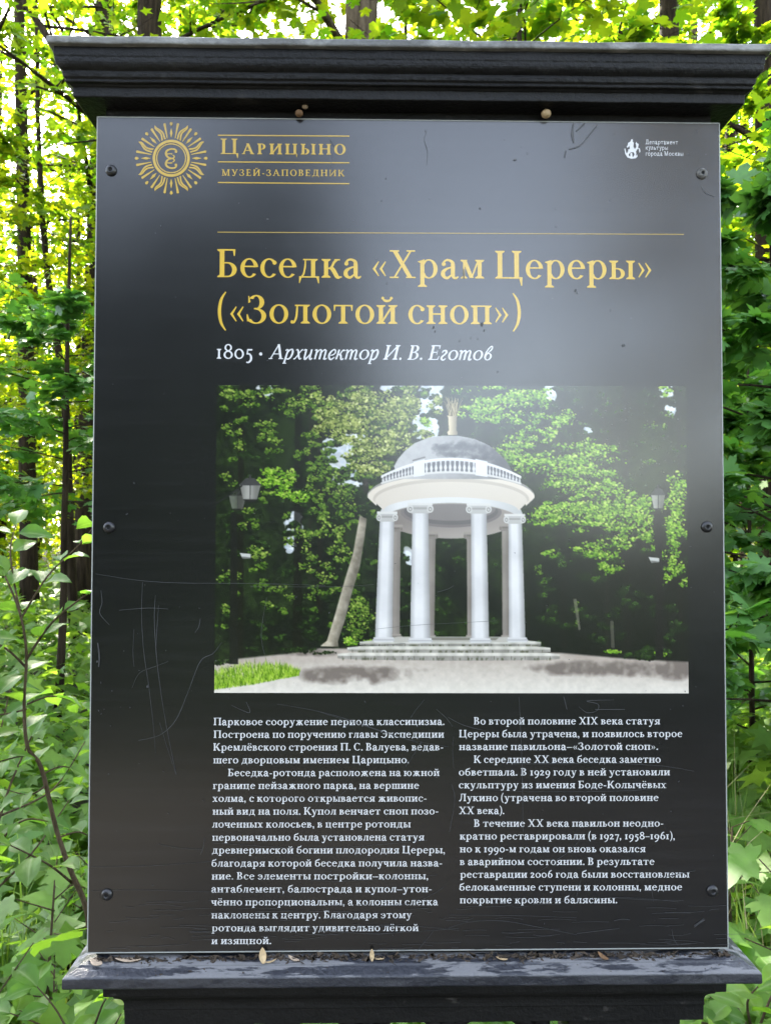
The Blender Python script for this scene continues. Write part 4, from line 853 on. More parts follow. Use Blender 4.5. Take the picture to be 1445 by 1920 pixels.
# ------------------------------------------------------------------ the printed photograph of the rotunda
def paint_print():
    R = np.random.default_rng(77); X0, X1, Y0, Y1 = 22.0, 1425.0, 20.0, 937.0; K = 1.04
    Wd, Hd = int((X1 - X0) * K), int((Y1 - Y0) * K); img = np.zeros((Hd, Wd, 3), np.float32)
    yy, xx = np.mgrid[0:Hd, 0:Wd].astype(np.float32); XX = xx / K + X0; YY = yy / K + Y0
    def smooth_noise(cell, seed, octv=3):
        Rn = np.random.default_rng(seed); out = np.zeros((Hd, Wd), np.float32); amp = 1.0; tot = 0
        for o in range(octv):
            c = cell / 2 ** o; gh, gw = int(Hd / c) + 3, int(Wd / c) + 3; g = Rn.random((gh, gw)).astype(np.float32)
            u, v = xx / c, yy / c; i, j = u.astype(int), v.astype(int); fu, fv = u - i, v - j; fu = fu * fu * (3 - 2 * fu); fv = fv * fv * (3 - 2 * fv)
            out += amp * ((g[j, i] * (1 - fu) + g[j, i + 1] * fu) * (1 - fv) + (g[j + 1, i] * (1 - fu) + g[j + 1, i + 1] * fu) * fv); tot += amp; amp *= .55
        return out / tot
    sky = [(196, 208, 226), (222, 230, 240), (238, 242, 246)]
    def box(x0, y0, x1, y1):
        return max(0, int((x0 - X0) * K)), max(0, int((y0 - Y0) * K)), min(Wd, int((x1 - X0) * K) + 2), min(Hd, int((y1 - Y0) * K) + 2)
    def put(b, mask, c):
        x0, y0, x1, y1 = b; s = img[y0:y1, x0:x1]; c = np.array(c, np.float32) if not isinstance(c, np.ndarray) or c.ndim == 1 else c; s += (c - s) * mask[..., None]
    def inside(pts, b):
        x0, y0, x1, y1 = b; acc = np.zeros((y1 - y0, x1 - x0), np.float32)
        for dx, dy in ((.25, .25), (.75, .25), (.25, .75), (.75, .75)):
            px = XX[y0:y1, x0:x1] + (dx - .5) / K; py = YY[y0:y1, x0:x1] + (dy - .5) / K; ins = np.zeros(px.shape, bool); n = len(pts)
            for i in range(n):
                (ax, ay), (bx, by) = pts[i], pts[(i + 1) % n]
                if ay == by: continue
                ins ^= ((ay > py) != (by > py)) & (px < (bx - ax) * (py - ay) / (by - ay) + ax)
            acc += ins
        return acc / 4
    def poly(pts, c, alpha=1.0):
        xs = [q[0] for q in pts]; ys = [q[1] for q in pts]; b = box(min(xs) - 1, min(ys) - 1, max(xs) + 1, max(ys) + 1)
        if b[2] <= b[0] or b[3] <= b[1]: return
        m_ = inside(pts, b) * alpha
        if callable(c): x0, y0, x1, y1 = b; c = c(XX[y0:y1, x0:x1], YY[y0:y1, x0:x1])
        put(b, m_, c)
    def splats(P, S, C, asp=1.5, al=.9):
        for (x, y), s, c in zip(P, S, C):
            b = box(x - s * asp, y - s * asp, x + s * asp, y + s * asp)
            if b[2] <= b[0] or b[3] <= b[1]: continue
            x0, y0, x1, y1 = b; a = R.uniform(-.9, .9); ca, sa = math.cos(a), math.sin(a); dx, dy = XX[y0:y1, x0:x1] - x, YY[y0:y1, x0:x1] - y
            d = ((dx * ca + dy * sa) / (s * asp)) ** 2 + ((-dx * sa + dy * ca) / s) ** 2; put(b, np.clip((1 - d) * 2.2, 0, 1) * al, c)
    def foliage(cx, cy, rx, ry, n, pal, s=(1.5, 3.5), sub=7, lit=.5):
        if pal is not sky: n = int(n * 1.35)
        nc = max(3, n // 26); ctr = R.normal(0, .45, (nc, 2)) * [rx, ry] + [cx, cy]; P, C = [], []
        for q in ctr:
            k = 26; o = np.clip(R.normal(0, .5, (k, 2)), -1.1, 1.1) * [rx * .26 + 5, ry * .17 + 4]; o = o[np.argsort(o[:, 1])[::-1]]
            tone = np.clip(.5 - o[:, 1] / (ry * .34 + 9) * lit + R.normal(0, .22, k), 0, .999); P.append(q + o); C.append(np.array(pal, float)[(tone * len(pal)).astype(int)] * R.uniform(.85, 1.12, (k, 1)))
        P = np.concatenate(P); splats(P, R.uniform(*s, len(P)), np.concatenate(C))
    nz, nf = smooth_noise(120, 1), smooth_noise(14, 2, 3)
    v = .42 * smooth_noise(110, 51) + .30 * smooth_noise(34, 52) + .28 * smooth_noise(9, 53, 2)
    v = v - .22 * np.clip((XX - 900) / 160, 0, 1) * np.clip((YY - 380) / 140, 0, 1) - .05 * np.clip((YY - 500) / 200, 0, 1) + .03 * np.clip((520 - XX) / 200, 0, 1)
    v = np.clip((v - .36) * 3.4, 0, 1)[..., None]
    img[:] = np.array([15, 19, 17]) * (1 - v) + np.array([38, 54, 26]) * v + (nf[..., None] - .5) * 16
    img[:] = img + np.clip((XX[..., None] - 930) / 300, 0, 1) * np.array([5, 3, 1])
    DK = [(10, 14, 11), (18, 28, 15), (30, 48, 20), (50, 76, 30)]; MD = [(14, 26, 10), (36, 60, 18), (72, 106, 32), (122, 154, 56), (172, 192, 92)]; BR = [(20, 44, 8), (58, 104, 16), (108, 162, 32), (156, 204, 58), (200, 228, 104)]; OL = [(26, 36, 12), (66, 86, 28), (122, 142, 56), (174, 186, 98), (214, 218, 146)]
    for x, y, rx, ry, n in ((392, 240, 44, 70, 300), (655, 80, 26, 80, 260), (640, 130, 24, 40, 120), (430, 300, 26, 24, 90), (560, 30, 70, 14, 90), (245, 450, 14, 40, 80), (165, 35, 14, 14, 20), (1015, 40, 6, 26, 26), (1140, 150, 16, 10, 22), (590, 535, 10, 18, 40), (1375, 50, 20, 40, 26)):
        foliage(x, y, rx, ry, n * 2, sky, (5, 11), lit=0)
    for x, w0, y1, c in ((95, 16, 830, (22, 20, 18)), (265, 20, 800, (18, 17, 15)), (330, 12, 700, (26, 24, 20)), (300, 7, 600, (40, 38, 32)), (1050, 12, 800, (22, 20, 18)), (1240, 16, 800, (24, 22, 20)), (1180, 8, 800, (32, 30, 26)), (1400, 10, 780, (26, 24, 22))):
        poly([(x - w0 / 2, 20), (x + w0 / 2, 20), (x + w0 * .7, y1), (x - w0 * .7, y1)], c, .8)
    poly([(612, 20), (630, 20), (560, 120), (470, 260), (458, 260), (548, 110)], (38, 36, 32), .9)
    for i in range(300): foliage(R.uniform(22, 1425), R.uniform(20, 790), 26, 14, 30, DK, (2.5, 5))
    for i in range(90): foliage(R.uniform(300, 640), R.uniform(20, 420), 16, 10, 26, MD[:4], (2, 4.5))
    for i in range(70): foliage(R.uniform(22, 500), R.uniform(20, 740), 16, 8, 26, MD[:4], (2, 4))
    for i in range(24): foliage(R.uniform(930, 1425), R.uniform(40, 700), 12, 7, 20, MD[:3], (1.5, 3.5))
    for x, y, rx, ry, n in ((70, 40, 46, 20, 140), (180, 30, 60, 14, 140), (290, 40, 40, 26, 150), (60, 110, 30, 40, 70), (190, 180, 36, 24, 110), (300, 190, 30, 40, 120), (340, 300, 36, 40, 140), (400, 350, 50, 40, 200), (320, 420, 40, 50, 130), (340, 630, 50, 30, 130), (180, 665, 34, 16, 70), (45, 685, 26, 14, 50), (400, 520, 40, 40, 130), (230, 640, 40, 26, 60), (360, 560, 50, 40, 80), (115, 420, 40, 40, 60)): foliage(x, y, rx, ry, n, MD)
    for x, y, rx, ry, n in ((390, 90, 66, 34, 340), (470, 60, 70, 40, 340), (400, 150, 60, 30, 260), (500, 215, 72, 36, 380), (470, 260, 50, 24, 190), (560, 110, 46, 60, 300), (600, 60, 36, 44, 200), (580, 190, 40, 30, 170), (680, 60, 26, 40, 130), (640, 175, 40, 20, 120)): foliage(x, y, rx, ry, n, OL)
    for x, y, rx, ry, n in ((215, 310, 66, 50, 420), (250, 350, 50, 22, 160), (180, 275, 30, 20, 100), (640, 120, 24, 34, 110), (800, 90, 60, 40, 280), (900, 45, 110, 26, 420), (830, 120, 50, 20, 150), (985, 60, 30, 40, 140), (1045, 130, 60, 30, 220), (1000, 165, 46, 26, 150), (895, 225, 62, 40, 330), (950, 250, 40, 30, 150), (1080, 265, 110, 36, 520), (1060, 310, 70, 24, 240), (1160, 205, 52, 30, 220), (1170, 290, 30, 22, 90), (1000, 240, 40, 24, 120), (1120, 395, 130, 30, 560), (1240, 385, 80, 40, 400), (1020, 420, 50, 22, 200), (1170, 440, 60, 20, 200), (1160, 520, 60, 24, 190), (1190, 560, 40, 22, 140), (1010, 525, 30, 14, 70), (1390, 330, 34, 60, 260), (1390, 450, 34, 60, 260), (1385, 560, 36, 60, 230), (1300, 440, 30, 60, 190), (1330, 520, 20, 30, 90), (1360, 40, 24, 20, 60), (1240, 480, 50, 24, 90), (1000, 370, 20, 12, 50)): foliage(x, y, rx, ry, n, BR)
    for x, y, rx, ry, n in ((990, 600, 22, 30, 60), (980, 560, 14, 14, 26), (1340, 110, 50, 60, 60), (1300, 250, 40, 20, 60), (1090, 690, 6, 40, 20)): foliage(x, y, rx, ry, n, MD[:4], (1.5, 3))
    splats(np.c_[R.uniform(1000, 1420, 260), R.uniform(25, 420, 260)], R.uniform(.7, 1.7, 260), R.uniform(90, 190, (260, 1)) * np.ones(3), 1.3, .8)
    foliage(445, 720, 52, 66, 560, MD); foliage(430, 780, 40, 14, 120, BR)
    for x, y, rx, ry, n in ((120, 60, 60, 30, 180), (250, 70, 50, 40, 160), (330, 80, 40, 40, 180), (90, 200, 40, 40, 110), (160, 140, 40, 30, 120), (60, 300, 30, 30, 70), (300, 300, 30, 40, 120), (260, 480, 40, 50, 120), (150, 520, 40, 40, 80), (310, 520, 40, 50, 130), (380, 460, 40, 50, 160), (60, 560, 30, 50, 60)): foliage(x, y, rx, ry, n, MD)
    for x, y, rx, ry, n in ((420, 120, 80, 60, 420), (350, 130, 40, 40, 200), (520, 90, 60, 50, 340), (540, 180, 50, 50, 280), (440, 200, 50, 40, 240), (500, 270, 40, 24, 160)): foliage(x, y, rx, ry, n, OL, (2.0, 4.0))
    for x, y, rx, ry, n in ((860, 70, 100, 40, 320), (960, 120, 60, 30, 160), (1060, 240, 120, 40, 320), (1200, 330, 60, 40, 180), (1160, 400, 150, 34, 420), (1040, 400, 60, 30, 160), (1260, 430, 60, 40, 200), (1300, 350, 40, 30, 120), (1390, 400, 34, 120, 320), (1180, 500, 70, 40, 220), (1100, 340, 60, 24, 140), (930, 190, 50, 30, 160)): foliage(x, y, rx, ry, n, BR, (1.6, 3.6))
    # ground
    bk = smooth_noise(16, 33, 3)
    def patch(x, y): return bk[np.clip(((y - Y0) * K).astype(int), 0, Hd - 1), np.clip(((x - X0) * K).astype(int), 0, Wd - 1)][..., None]
    gtop = np.interp(XX[0], [22, 240, 330, 500, 1040, 1250, 1425], [838, 815, 800, 800, 812, 830, 838])[None, :] + 0 * YY
    gm = np.clip((YY - gtop) / 6, 0, 1); t = np.clip((YY - gtop) / (937 - gtop), 0, 1)[..., None]
    gcol = np.array([190, 178, 170]) * (1 - t) + np.array([242, 238, 231]) * t + (nf[..., None] - .5) * 26
    sh = smooth_noise(70, 9, 4); shx = np.exp(-(((XX - 430) / 190) ** 2 + ((YY - 882) / 34) ** 2)) * 1.3 + np.exp(-(((XX - 1160) / 220) ** 2 + ((YY - 862) / 30) ** 2)) * 1.35 + np.exp(-(((XX - 760) / 300) ** 2 + ((YY - 862) / 12) ** 2)) * .35 + np.exp(-(((XX - 280) / 120) ** 2 + ((YY - 815) / 14) ** 2)) * 1.4 + np.exp(-(((XX - 1390) / 80) ** 2 + ((YY - 850) / 50) ** 2)) * 1.2
    st = .6 * sh + .4 * smooth_noise(26, 19, 3); k = (np.clip((shx * (.15 + st * 1.45) - .50) * 2.4, 0, 1) * np.clip(.45 + 1.1 * smooth_noise(18, 23, 2), 0, 1))[..., None]
    gcol = gcol * (1 - k) + np.array([132, 122, 117]) * k; img[:] = img * (1 - gm[..., None]) + gcol * gm[..., None]
    foliage(1310, 815, 70, 22, 260, DK + MD[:2], (2, 5)); foliage(1195, 812, 26, 7, 50, BR, (1.5, 3)); foliage(1345, 818, 26, 8, 50, BR, (1.5, 3)); foliage(200, 806, 130, 8, 150, DK, (2, 4)); foliage(50, 840, 26, 8, 60, DK, (2, 4))
    for i in range(2600):
        u = R.random(); x = 20 + u * 250; ytop = np.interp(x, [20, 120, 230, 270], [868, 842, 850, 874]); yb = np.interp(x, [20, 130, 270], [926, 912, 884]); y = ytop + (yb - ytop) * math.sqrt(R.random()); h = R.uniform(8, 22)
        c = np.array([[70, 110, 20], [120, 170, 34], [160, 205, 52], [196, 226, 92]][R.integers(0, 4)], float); xx_ = R.normal(0, 4); poly([(x - 1.2, y), (x + 1.2, y), (x + xx_, y - h)], c, .85)
    # leaning trunk
    poly([(332, 796), (352, 780), (376, 700), (404, 600), (428, 520), (440, 450), (452, 380), (458, 300), (474, 300), (470, 400), (462, 470), (448, 560), (424, 640), (404, 720), (384, 782), (386, 798)],
         lambda x, y: (np.array([206, 196, 178]) * np.clip(.62 + .5 * np.clip((430 - x + (600 - y) * .25) / 40, 0, 1), 0, 1)[..., None] * np.clip((y[..., None] - 330) / 110, .25, 1) + 70 * (patch(x, y) - .5)))
    foliage(455, 370, 26, 50, 110, DK, (2, 5))
    bl = (img + np.roll(img, 1, 0) + np.roll(img, -1, 0) + np.roll(img, 1, 1) + np.roll(img, -1, 1) + np.roll(img, (1, 1), (0, 1)) + np.roll(img, (-1, -1), (0, 1)) + np.roll(img, (1, -1), (0, 1)) + np.roll(img, (-1, 1), (0, 1))) / 9; img[:] = .35 * img + .65 * bl
    # ---- rotunda
    cx = 718.0
    def ell(cx_, cy_, rx, ry, a0, a1, n=48): return [(cx_ + rx * math.cos(math.radians(a0 + (a1 - a0) * i / n)), cy_ - ry * math.sin(math.radians(a0 + (a1 - a0) * i / n))) for i in range(n + 1)]
    # inside of the drum and ceiling
    poly(ell(cx, 405, 208, 72, 180, -180), lambda x, y: np.array([150, 142, 138]) + 30 * np.clip((y[..., None] - 430) / 50, 0, 1) + 14 * np.clip((x[..., None] - 700) / 200, -1, 1))
    poly(ell(cx, 398, 150, 46, 180, -180), (128, 122, 122)); poly(ell(cx, 396, 140, 40, 180, -180), (112, 108, 110)); poly(ell(cx, 388, 132, 36, 180, -180), (136, 130, 130))
    def column(xt0, xt1, yt, xb0, xb1, yb, c, front=True):
        def shade(x, y):
            l = xt0 + (xb0 - xt0) * (y - yt) / (yb - yt); r_ = xt1 + (xb1 - xt1) * (y - yt) / (yb - yt); t_ = (x - l) / (r_ - l)
            prof = .80 + .22 * np.clip(t_ / .25, 0, 1) - .30 * np.clip((t_ - .62) / .38, 0, 1) if front else .92 - .2 * np.abs(t_ - .3)
            return np.clip(np.array(c) * prof[..., None] + 5 * np.sin(y[..., None] * .03 + xt0) + 16 * (patch(x * .5 + 300, y * .45 + 60) - .5), 0, 250)
        w = xb1 - xb0; poly([(xt0, yt), (xt1, yt), (xt1 + (xb1 - xt1) * .35, yt + (yb - yt) * .3), (xb1, yb), (xb0, yb), (xt0 + (xb0 - xt0) * .35, yt + (yb - yt) * .3)], shade)
        for q, (e0, h0) in enumerate(((4, 5), (7, 6), (3, 4))): poly([(xb0 - e0, yb - 12 + q * 5), (xb1 + e0, yb - 12 + q * 5), (xb1 + e0, yb - 12 + q * 5 + h0), (xb0 - e0, yb - 12 + q * 5 + h0)], np.array(c) * (.98 - .13 * (q % 2)))
    def capital(x, y, w, h, c):
        poly([(x - w * .42, y + h * .1), (x + w * .42, y + h * .1), (x + w * .36, y + h), (x - w * .36, y + h)], np.array(c) * .86)
        poly([(x - w * .5, y - 3), (x + w * .5, y - 3), (x + w * .5, y + 4), (x - w * .5, y + 4)], np.array(c))
        for s_ in (-1, 1):
            poly(ell(x + s_ * w * .40, y + h * .52, w * .135, h * .42, 0, 360, 16), np.array(c) * .95); poly(ell(x + s_ * w * .40, y + h * .56, w * .075, h * .24, 0, 360, 12), np.array(c) * .62); poly(ell(x + s_ * w * .40, y + h * .56, w * .04, h * .14, 0, 360, 10), np.array(c) * .95)
        poly([(x - w * .28, y + h * .35), (x + w * .28, y + h * .35), (x + w * .28, y + h * .58), (x - w * .28, y + h * .58)], np.array(c) * .74)
    # steps
    for y0, y1, a, b2, c in ((779, 800, 448, 984, (204, 203, 196)), (796, 818, 412, 1012, (210, 208, 200)), (815, 839, 383, 1040, (214, 211, 204))):
        pts = [(a, y0 + 4), (a + 40, y0), (b2 - 40, y0), (b2, y0 + 4), (b2, y1 - 6), (b2 - 60, y1 - 2), (cx, y1), (a + 60, y1 - 3), (a, y1 - 7)]
        poly(pts, lambda x, y, c=c, y0=y0: 34 * (patch(x, y) - .5) + np.array(c) * (1.05 - .28 * np.clip((y[..., None] - y0 - 8) / 3, 0, 1)) + 16 * (np.sin(x[..., None] * .12) * np.sin(x[..., None] * .047 + y0)))
        x = a + 14
        while x < b2 - 10: poly([(x, y0 + 10), (x + 1.6, y0 + 10), (x + 1.6, y1 - 3), (x, y1 - 3)], (84, 82, 70), .75); x += R.uniform(24, 52)
        for q in range(36): x = R.uniform(a + 10, b2 - 10); poly([(x, y1 - 9), (x + R.uniform(3, 12), y1 - 9), (x + R.uniform(2, 8), y1 - 1), (x, y1 - 1)], (80, 84, 62), .45)
    for a in ((545, 568, 455, 543, 566, 772), (650, 672, 476, 652, 668, 775), (764, 782, 476, 766, 780, 775), (868, 890, 452, 870, 889, 775)):
        column(*a, (168, 160, 154), False); capital((a[0] + a[1]) / 2, a[2] - 16, 36, 18, (164, 156, 150))
    poly([(560, 768), (900, 768), (940, 784), (500, 784)], (196, 194, 188)); poly([(610, 770), (860, 770), (850, 778), (630, 778)], (120, 118, 110), .8)
    for a in ((507, 549, 416, 493, 544, 782), (888, 928, 420, 889, 938, 782), (603, 650, 392, 597, 656, 784), (777, 823, 392, 778, 830, 784)): column(*a, (232, 233, 238))
    # drum: frieze, cornice
    fr = ell(cx, 412, 213, 92, 176, 4); frb = ell(cx, 428, 208, 56, 4, 176)
    poly(fr + frb, lambda x, y: np.clip(np.array([232, 233, 236]) * (1 - .16 * np.clip((x[..., None] - 800) / 140, 0, 1) - .12 * np.clip((560 - x[..., None]) / 70, 0, 1)) , 0, 255))
    poly(ell(cx, 428, 208, 57.5, 4, 176) + ell(cx, 428, 208, 54, 176, 4), (176, 172, 166), .9)
    for c_, a in (((234, 225, 214), (354, 248, 70, 64)), ((206, 196, 186), (362, 232, 62, 54)), ((226, 217, 207), (368, 226, 58, 46))):
        poly(ell(cx, a[0] - 2, a[1], a[2], 183, -3) + ell(cx, a[0] + 26, a[1] - 26, a[3] - 6, 0, 180), np.array(c_, float))
    poly(ell(cx, 350, 249, 68, 178, 2) + ell(cx, 354, 249, 66, 2, 178), (118, 114, 112)); poly(ell(cx, 346, 243, 68, 174, 6) + ell(cx, 352, 246, 64, 6, 174), (150, 147, 146))
    for x, y, w, h in ((528, 400, 60, 27), (907, 406, 62, 27), (626, 374, 74, 28), (800, 375, 72, 28)): capital(x, y, w, h, (228, 227, 226))
    # dome, balustrade, sheaf
    dome = [(548, 262), (560, 240), (580, 216), (610, 192), (650, 176), (690, 170), (740, 170), (790, 180), (830, 198), (862, 224), (886, 250), (902, 280), (880, 300), (560, 300)]
    dn = smooth_noise(40, 15, 3)
    poly(dome, lambda x, y: np.clip(np.array([176, 176, 180]) + 24 * np.clip((680 - x[..., None]) / 120, -1.5, 1) - 46 * np.clip((x[..., None] - 830) / 50, 0, 1) + 22 * (patch(x, y) - .5), 0, 255))
    for q in ((700, 208, 34, 12), (745, 202, 44, 14), (795, 208, 44, 14), (832, 224, 32, 16), (862, 252, 24, 18), (730, 226, 60, 8), (810, 236, 40, 8)):
        P = R.normal(0, .5, (60, 2)) * [q[2], q[3]] + [q[0], q[1]]; splats(P, R.uniform(4, 9, 60), np.tile([88., 88, 98], (60, 1)), 1.5, .17)
    def ry(x, a, b_): return a + b_ * ((x - cx) / 208.0) ** 2                 # curve of a rail
    rail = lambda a, b_, h, c, x0=510, x1=927: poly([(x, ry(x, a, b_)) for x in np.linspace(x0, x1, 40)] + [(x, ry(x, a, b_) + h) for x in np.linspace(x1, x0, 40)], c)
    poly([(x, ry(x, 246, 54)) for x in np.linspace(512, 925, 40)] + [(x, ry(x, 278, 34)) for x in np.linspace(925, 512, 40)], (104, 104, 112))
    for i, x in enumerate(list(np.linspace(516, 600, 10)) + list(np.linspace(645, 785, 11)) + list(np.linspace(833, 922, 10))):
        y0, y1 = ry(x, 244, 54), ry(x, 278, 34); w = 4.4 if 640 < x < 790 else 3.4; h = y1 - y0
        poly([(x - w * .5, y0), (x + w * .5, y0), (x + w * .35, y0 + h * .3), (x + w, y0 + h * .62), (x + w * .5, y0 + h * .85), (x + w * .9, y1), (x - w * .9, y1), (x - w * .5, y0 + h * .85), (x - w, y0 + h * .62), (x - w * .35, y0 + h * .3)], (228, 228, 232))
    rail(236, 54, 8, (238, 238, 242)); rail(276, 34, 6, (224, 222, 222))
    for x0, x1 in ((606, 639), (790, 826)): poly([(x0, ry(x0, 233, 54)), (x1, ry(x1, 233, 54)), (x1, ry(x1, 284, 34)), (x0, ry(x0, 284, 34))], (234, 235, 240))
    poly([(602, 243), (640, 232), (642, 236), (604, 247)], (120, 118, 122))
    poly([(709, 168), (706, 160), (711, 154), (709, 116), (706, 110), (738, 110), (735, 116), (734, 154), (738, 160), (736, 168)], lambda x, y: np.clip(np.array([206, 190, 160]) * (1.08 - .5 * np.clip((x[..., None] - 712) / 26, 0, 1)), 0, 255))
    for i in range(46): a = R.uniform(-.42, .42); l = R.uniform(30, 60); x = 722 + R.uniform(-12, 12); xe = x + math.sin(a) * l; poly([(x - 1.5, 112), (x + 1.5, 112), (xe + .8, 112 - l), (xe - .8, 112 - l)], np.array([[196, 180, 140], [150, 136, 100], [110, 100, 70]][R.integers(0, 3)], float), .9)
    # lamps
    for x, y, w, h, al in ((86, 368, 50, 44, .55), (123, 338, 62, 50, 1.0), (1336, 364, 42, 48, .95)):
        poly([(x - w / 2, y - h * .4), (x + w / 2, y - h * .4), (x + w * .32, y + h * .5), (x - w * .32, y + h * .5)], lambda a, b_: np.array([146, 146, 142]) + 24 * np.sin(a[..., None] * .12), al)
        poly([(x - w * .56, y - h * .36), (x - w * .2, y - h * .8), (x + w * .2, y - h * .8), (x + w * .56, y - h * .36)], (66, 66, 68), al); poly([(x - 4, y - h), (x + 4, y - h), (x + 3, y - h * .7), (x - 3, y - h * .7)], (60, 60, 62), al)
        poly([(x - 1, y - h * .4), (x + 1.5, y - h * .4), (x + 1, y + h * .5), (x - 1, y + h * .5)], (50, 50, 50), al); poly([(x - w * .34, y + h * .46), (x + w * .34, y + h * .46), (x + w * .2, y + h * .64), (x - w * .2, y + h * .64)], (40, 40, 40), al)
    poly([(22, 372), (100, 318), (100, 323), (22, 378)], (34, 34, 36)); poly([(1326, 395), (1346, 395), (1348, 830), (1324, 830)], (26, 24, 24)); poly([(66, 400), (84, 400), (92, 850), (66, 850)], (24, 24, 24), .9)
    for x, y in ((110, 528), (1322, 538)): poly([(x - 16, y - 7), (x + 16, y - 4), (x + 16, y + 8), (x - 8, y + 10)], (206, 208, 206)); poly([(x - 10, y + 3), (x + 16, y + 6), (x + 16, y + 9), (x - 8, y + 10)], (120, 122, 120))
    poly([(1080, 655), (1090, 655), (1102, 745), (1096, 750)], (120, 118, 104), .7); poly([(1190, 720), (1200, 720), (1203, 800), (1193, 800)], (110, 108, 96), .6)
    img[:] = np.clip(img + (R.random(img.shape[:2])[..., None] - .5) * 5, 0, 255)
    # half size, then to a grid of corners on the panel
    h2, w2 = Hd // 2, Wd // 2; a = img[:h2 * 2, :w2 * 2].reshape(h2, 2, w2, 2, 3).mean((1, 3)) / 255.0
    lin = np.where(a <= .04045, a / 12.92, ((a + .055) / 1.055) ** 2.4) * .72 * np.array([1.04, 1.0, .92])
    q = [np.array(pl(*c)) for c in ((407, 722.5), (1285, 724.5), (1290, 1300), (402, 1299))]
    u, v = np.meshgrid(np.linspace(0, 1, w2), np.linspace(0, 1, h2)); u, v = u[..., None], v[..., None]
    P = (q[0] * (1 - u) + q[1] * u) * (1 - v) + (q[3] * (1 - u) + q[2] * u) * v
    V = np.stack([P[..., 0], np.full(P.shape[:2], -.00025 - OY), P[..., 1] + ZC], -1).reshape(-1, 3)
    i = np.arange(h2 * w2).reshape(h2, w2); F = np.stack([i[:-1, :-1], i[1:, :-1], i[1:, 1:], i[:-1, 1:]], -1).reshape(-1, 4)
    me = faces_mesh('photo_print', V, F); ca = me.color_attributes.new('print', 'FLOAT_COLOR', 'POINT')
    ca.data.foreach_set('color', np.concatenate([lin.reshape(-1, 3), np.ones((h2 * w2, 1))], 1).astype(np.float32).reshape(-1))
    m, nt, bs, out = new_mat('photo_print_ink'); at_ = nt.nodes.new('ShaderNodeAttribute'); at_.attribute_name = 'print'; nt.links.new(at_.outputs['Color'], bs.inputs['Base Color'])
    n = noise(nt, 5, 5, .6); rr = nt.nodes.new('ShaderNodeMapRange'); rr.inputs['To Min'].default_value = .17; rr.inputs['To Max'].default_value = .26; nt.links.new(n.outputs['Fac'], rr.inputs['Value']); nt.links.new(rr.outputs[0], bs.inputs['Roughness']); bs.inputs['IOR'].default_value = 1.7
    link_mesh('photo_print', me, m, panel)
paint_print()
# ------------------------------------------------------------------ screws, scratches, stains, litter
m, nt, bs, out = new_mat('screw_black'); M['screw'] = m; bs.inputs['Base Color'].default_value = (.012, .012, .013, 1); bs.inputs['Roughness'].default_value = .32; bs.inputs['Metallic'].default_value = .0
n = noise(nt, 300, 4); bump(nt, bs, n.outputs['Fac'], .3, .0006)
m, nt, bs, out = new_mat('screw_dusty'); M['screw_dusty'] = m; n = noise(nt, 250, 5); r = ramp(nt, [(.35, (.05, .05, .048)), (.7, (.20, .19, .17))]); nt.links.new(n.outputs['Fac'], r.inputs[0]); nt.links.new(r.outputs[0], bs.inputs['Base Color']); bs.inputs['Roughness'].default_value = .8
m, nt, bs, out = new_mat('socket_dark'); M['socket'] = m; bs.inputs['Base Color'].default_value = (.004, .004, .004, 1); bs.inputs['Roughness'].default_value = .9
for px, py, mt in ((209, 320, 'screw'), (205, 989, 'screw'), (201, 1677, 'screw'), (1315, 326, 'screw_dusty'), (1324, 988, 'screw'), (1334, 1670, 'screw')):
    x, z = pl(px, py); b = MB(); R0 = .0082
    b.lathe((x, .0 - OY, z + ZC), (0, -1, 0), [(R0 * .92, 0), (R0, .0008), (R0 * .97, .0018), (R0 * .82, .0036), (R0 * .58, .0046), (R0 * .42, .0048), (R0 * .36, .0046), (R0 * .34, .0030)], 28)
    s = b.build('screw', M[mt], board); b = MB(); b.lathe((x, -.0031 - OY, z + ZC), (0, -1, 0), [(R0 * .33, 0), (R0 * .30, .0003)], 6); b.build('socket', M['socket'], s)

def flat_mat(name, c, rough=.8):
    m, nt, bs, out = new_mat(name); n = noise(nt, 200, 4, .7); r = ramp(nt, [(.3, tuple(q * .6 for q in c)), (.7, c)]); nt.links.new(n.outputs['Fac'], r.inputs[0]); nt.links.new(r.outputs[0], bs.inputs['Base Color']); bs.inputs['Roughness'].default_value = rough; M[name] = m; return m
flat_mat('scratch', (.052, .053, .056), .5); flat_mat('scratch_bright', (.36, .36, .37)); flat_mat('grime', (.055, .055, .055), .45)
class Marks(Print):
    def scratch(s, pts, w=.5):
        g = Glyph(10, 4); g.stroke([(x, -y, w * (.35 + 1.0 * math.sin(math.pi * (i + .6) / (len(pts) + .2))) * (.7 + .6 * rnd.random())) for i, (x, y) in enumerate(pts)], 6)
        for q in g.p:
            if q is None: s.next()
            else: s.poly([pl(a, -c) for a, c in q])
    def blot(s, x, y, r, asp=1.0, ang=0.0):
        n = 13; rr = [r * rnd.uniform(.55, 1.2) for _ in range(n)]; q = []
        for i in range(n):
            a = 6.2832 * i / n; u, v = rr[i] * math.cos(a) * asp, rr[i] * math.sin(a); q.append(pl(x + u * math.cos(ang) - v * math.sin(ang), y + u * math.sin(ang) + v * math.cos(ang)))
        c = pl(x, y)
        for i in range(n): s.poly([c, q[i], q[(i + 1) % n]])
        s.next()
p = Marks(.0006)
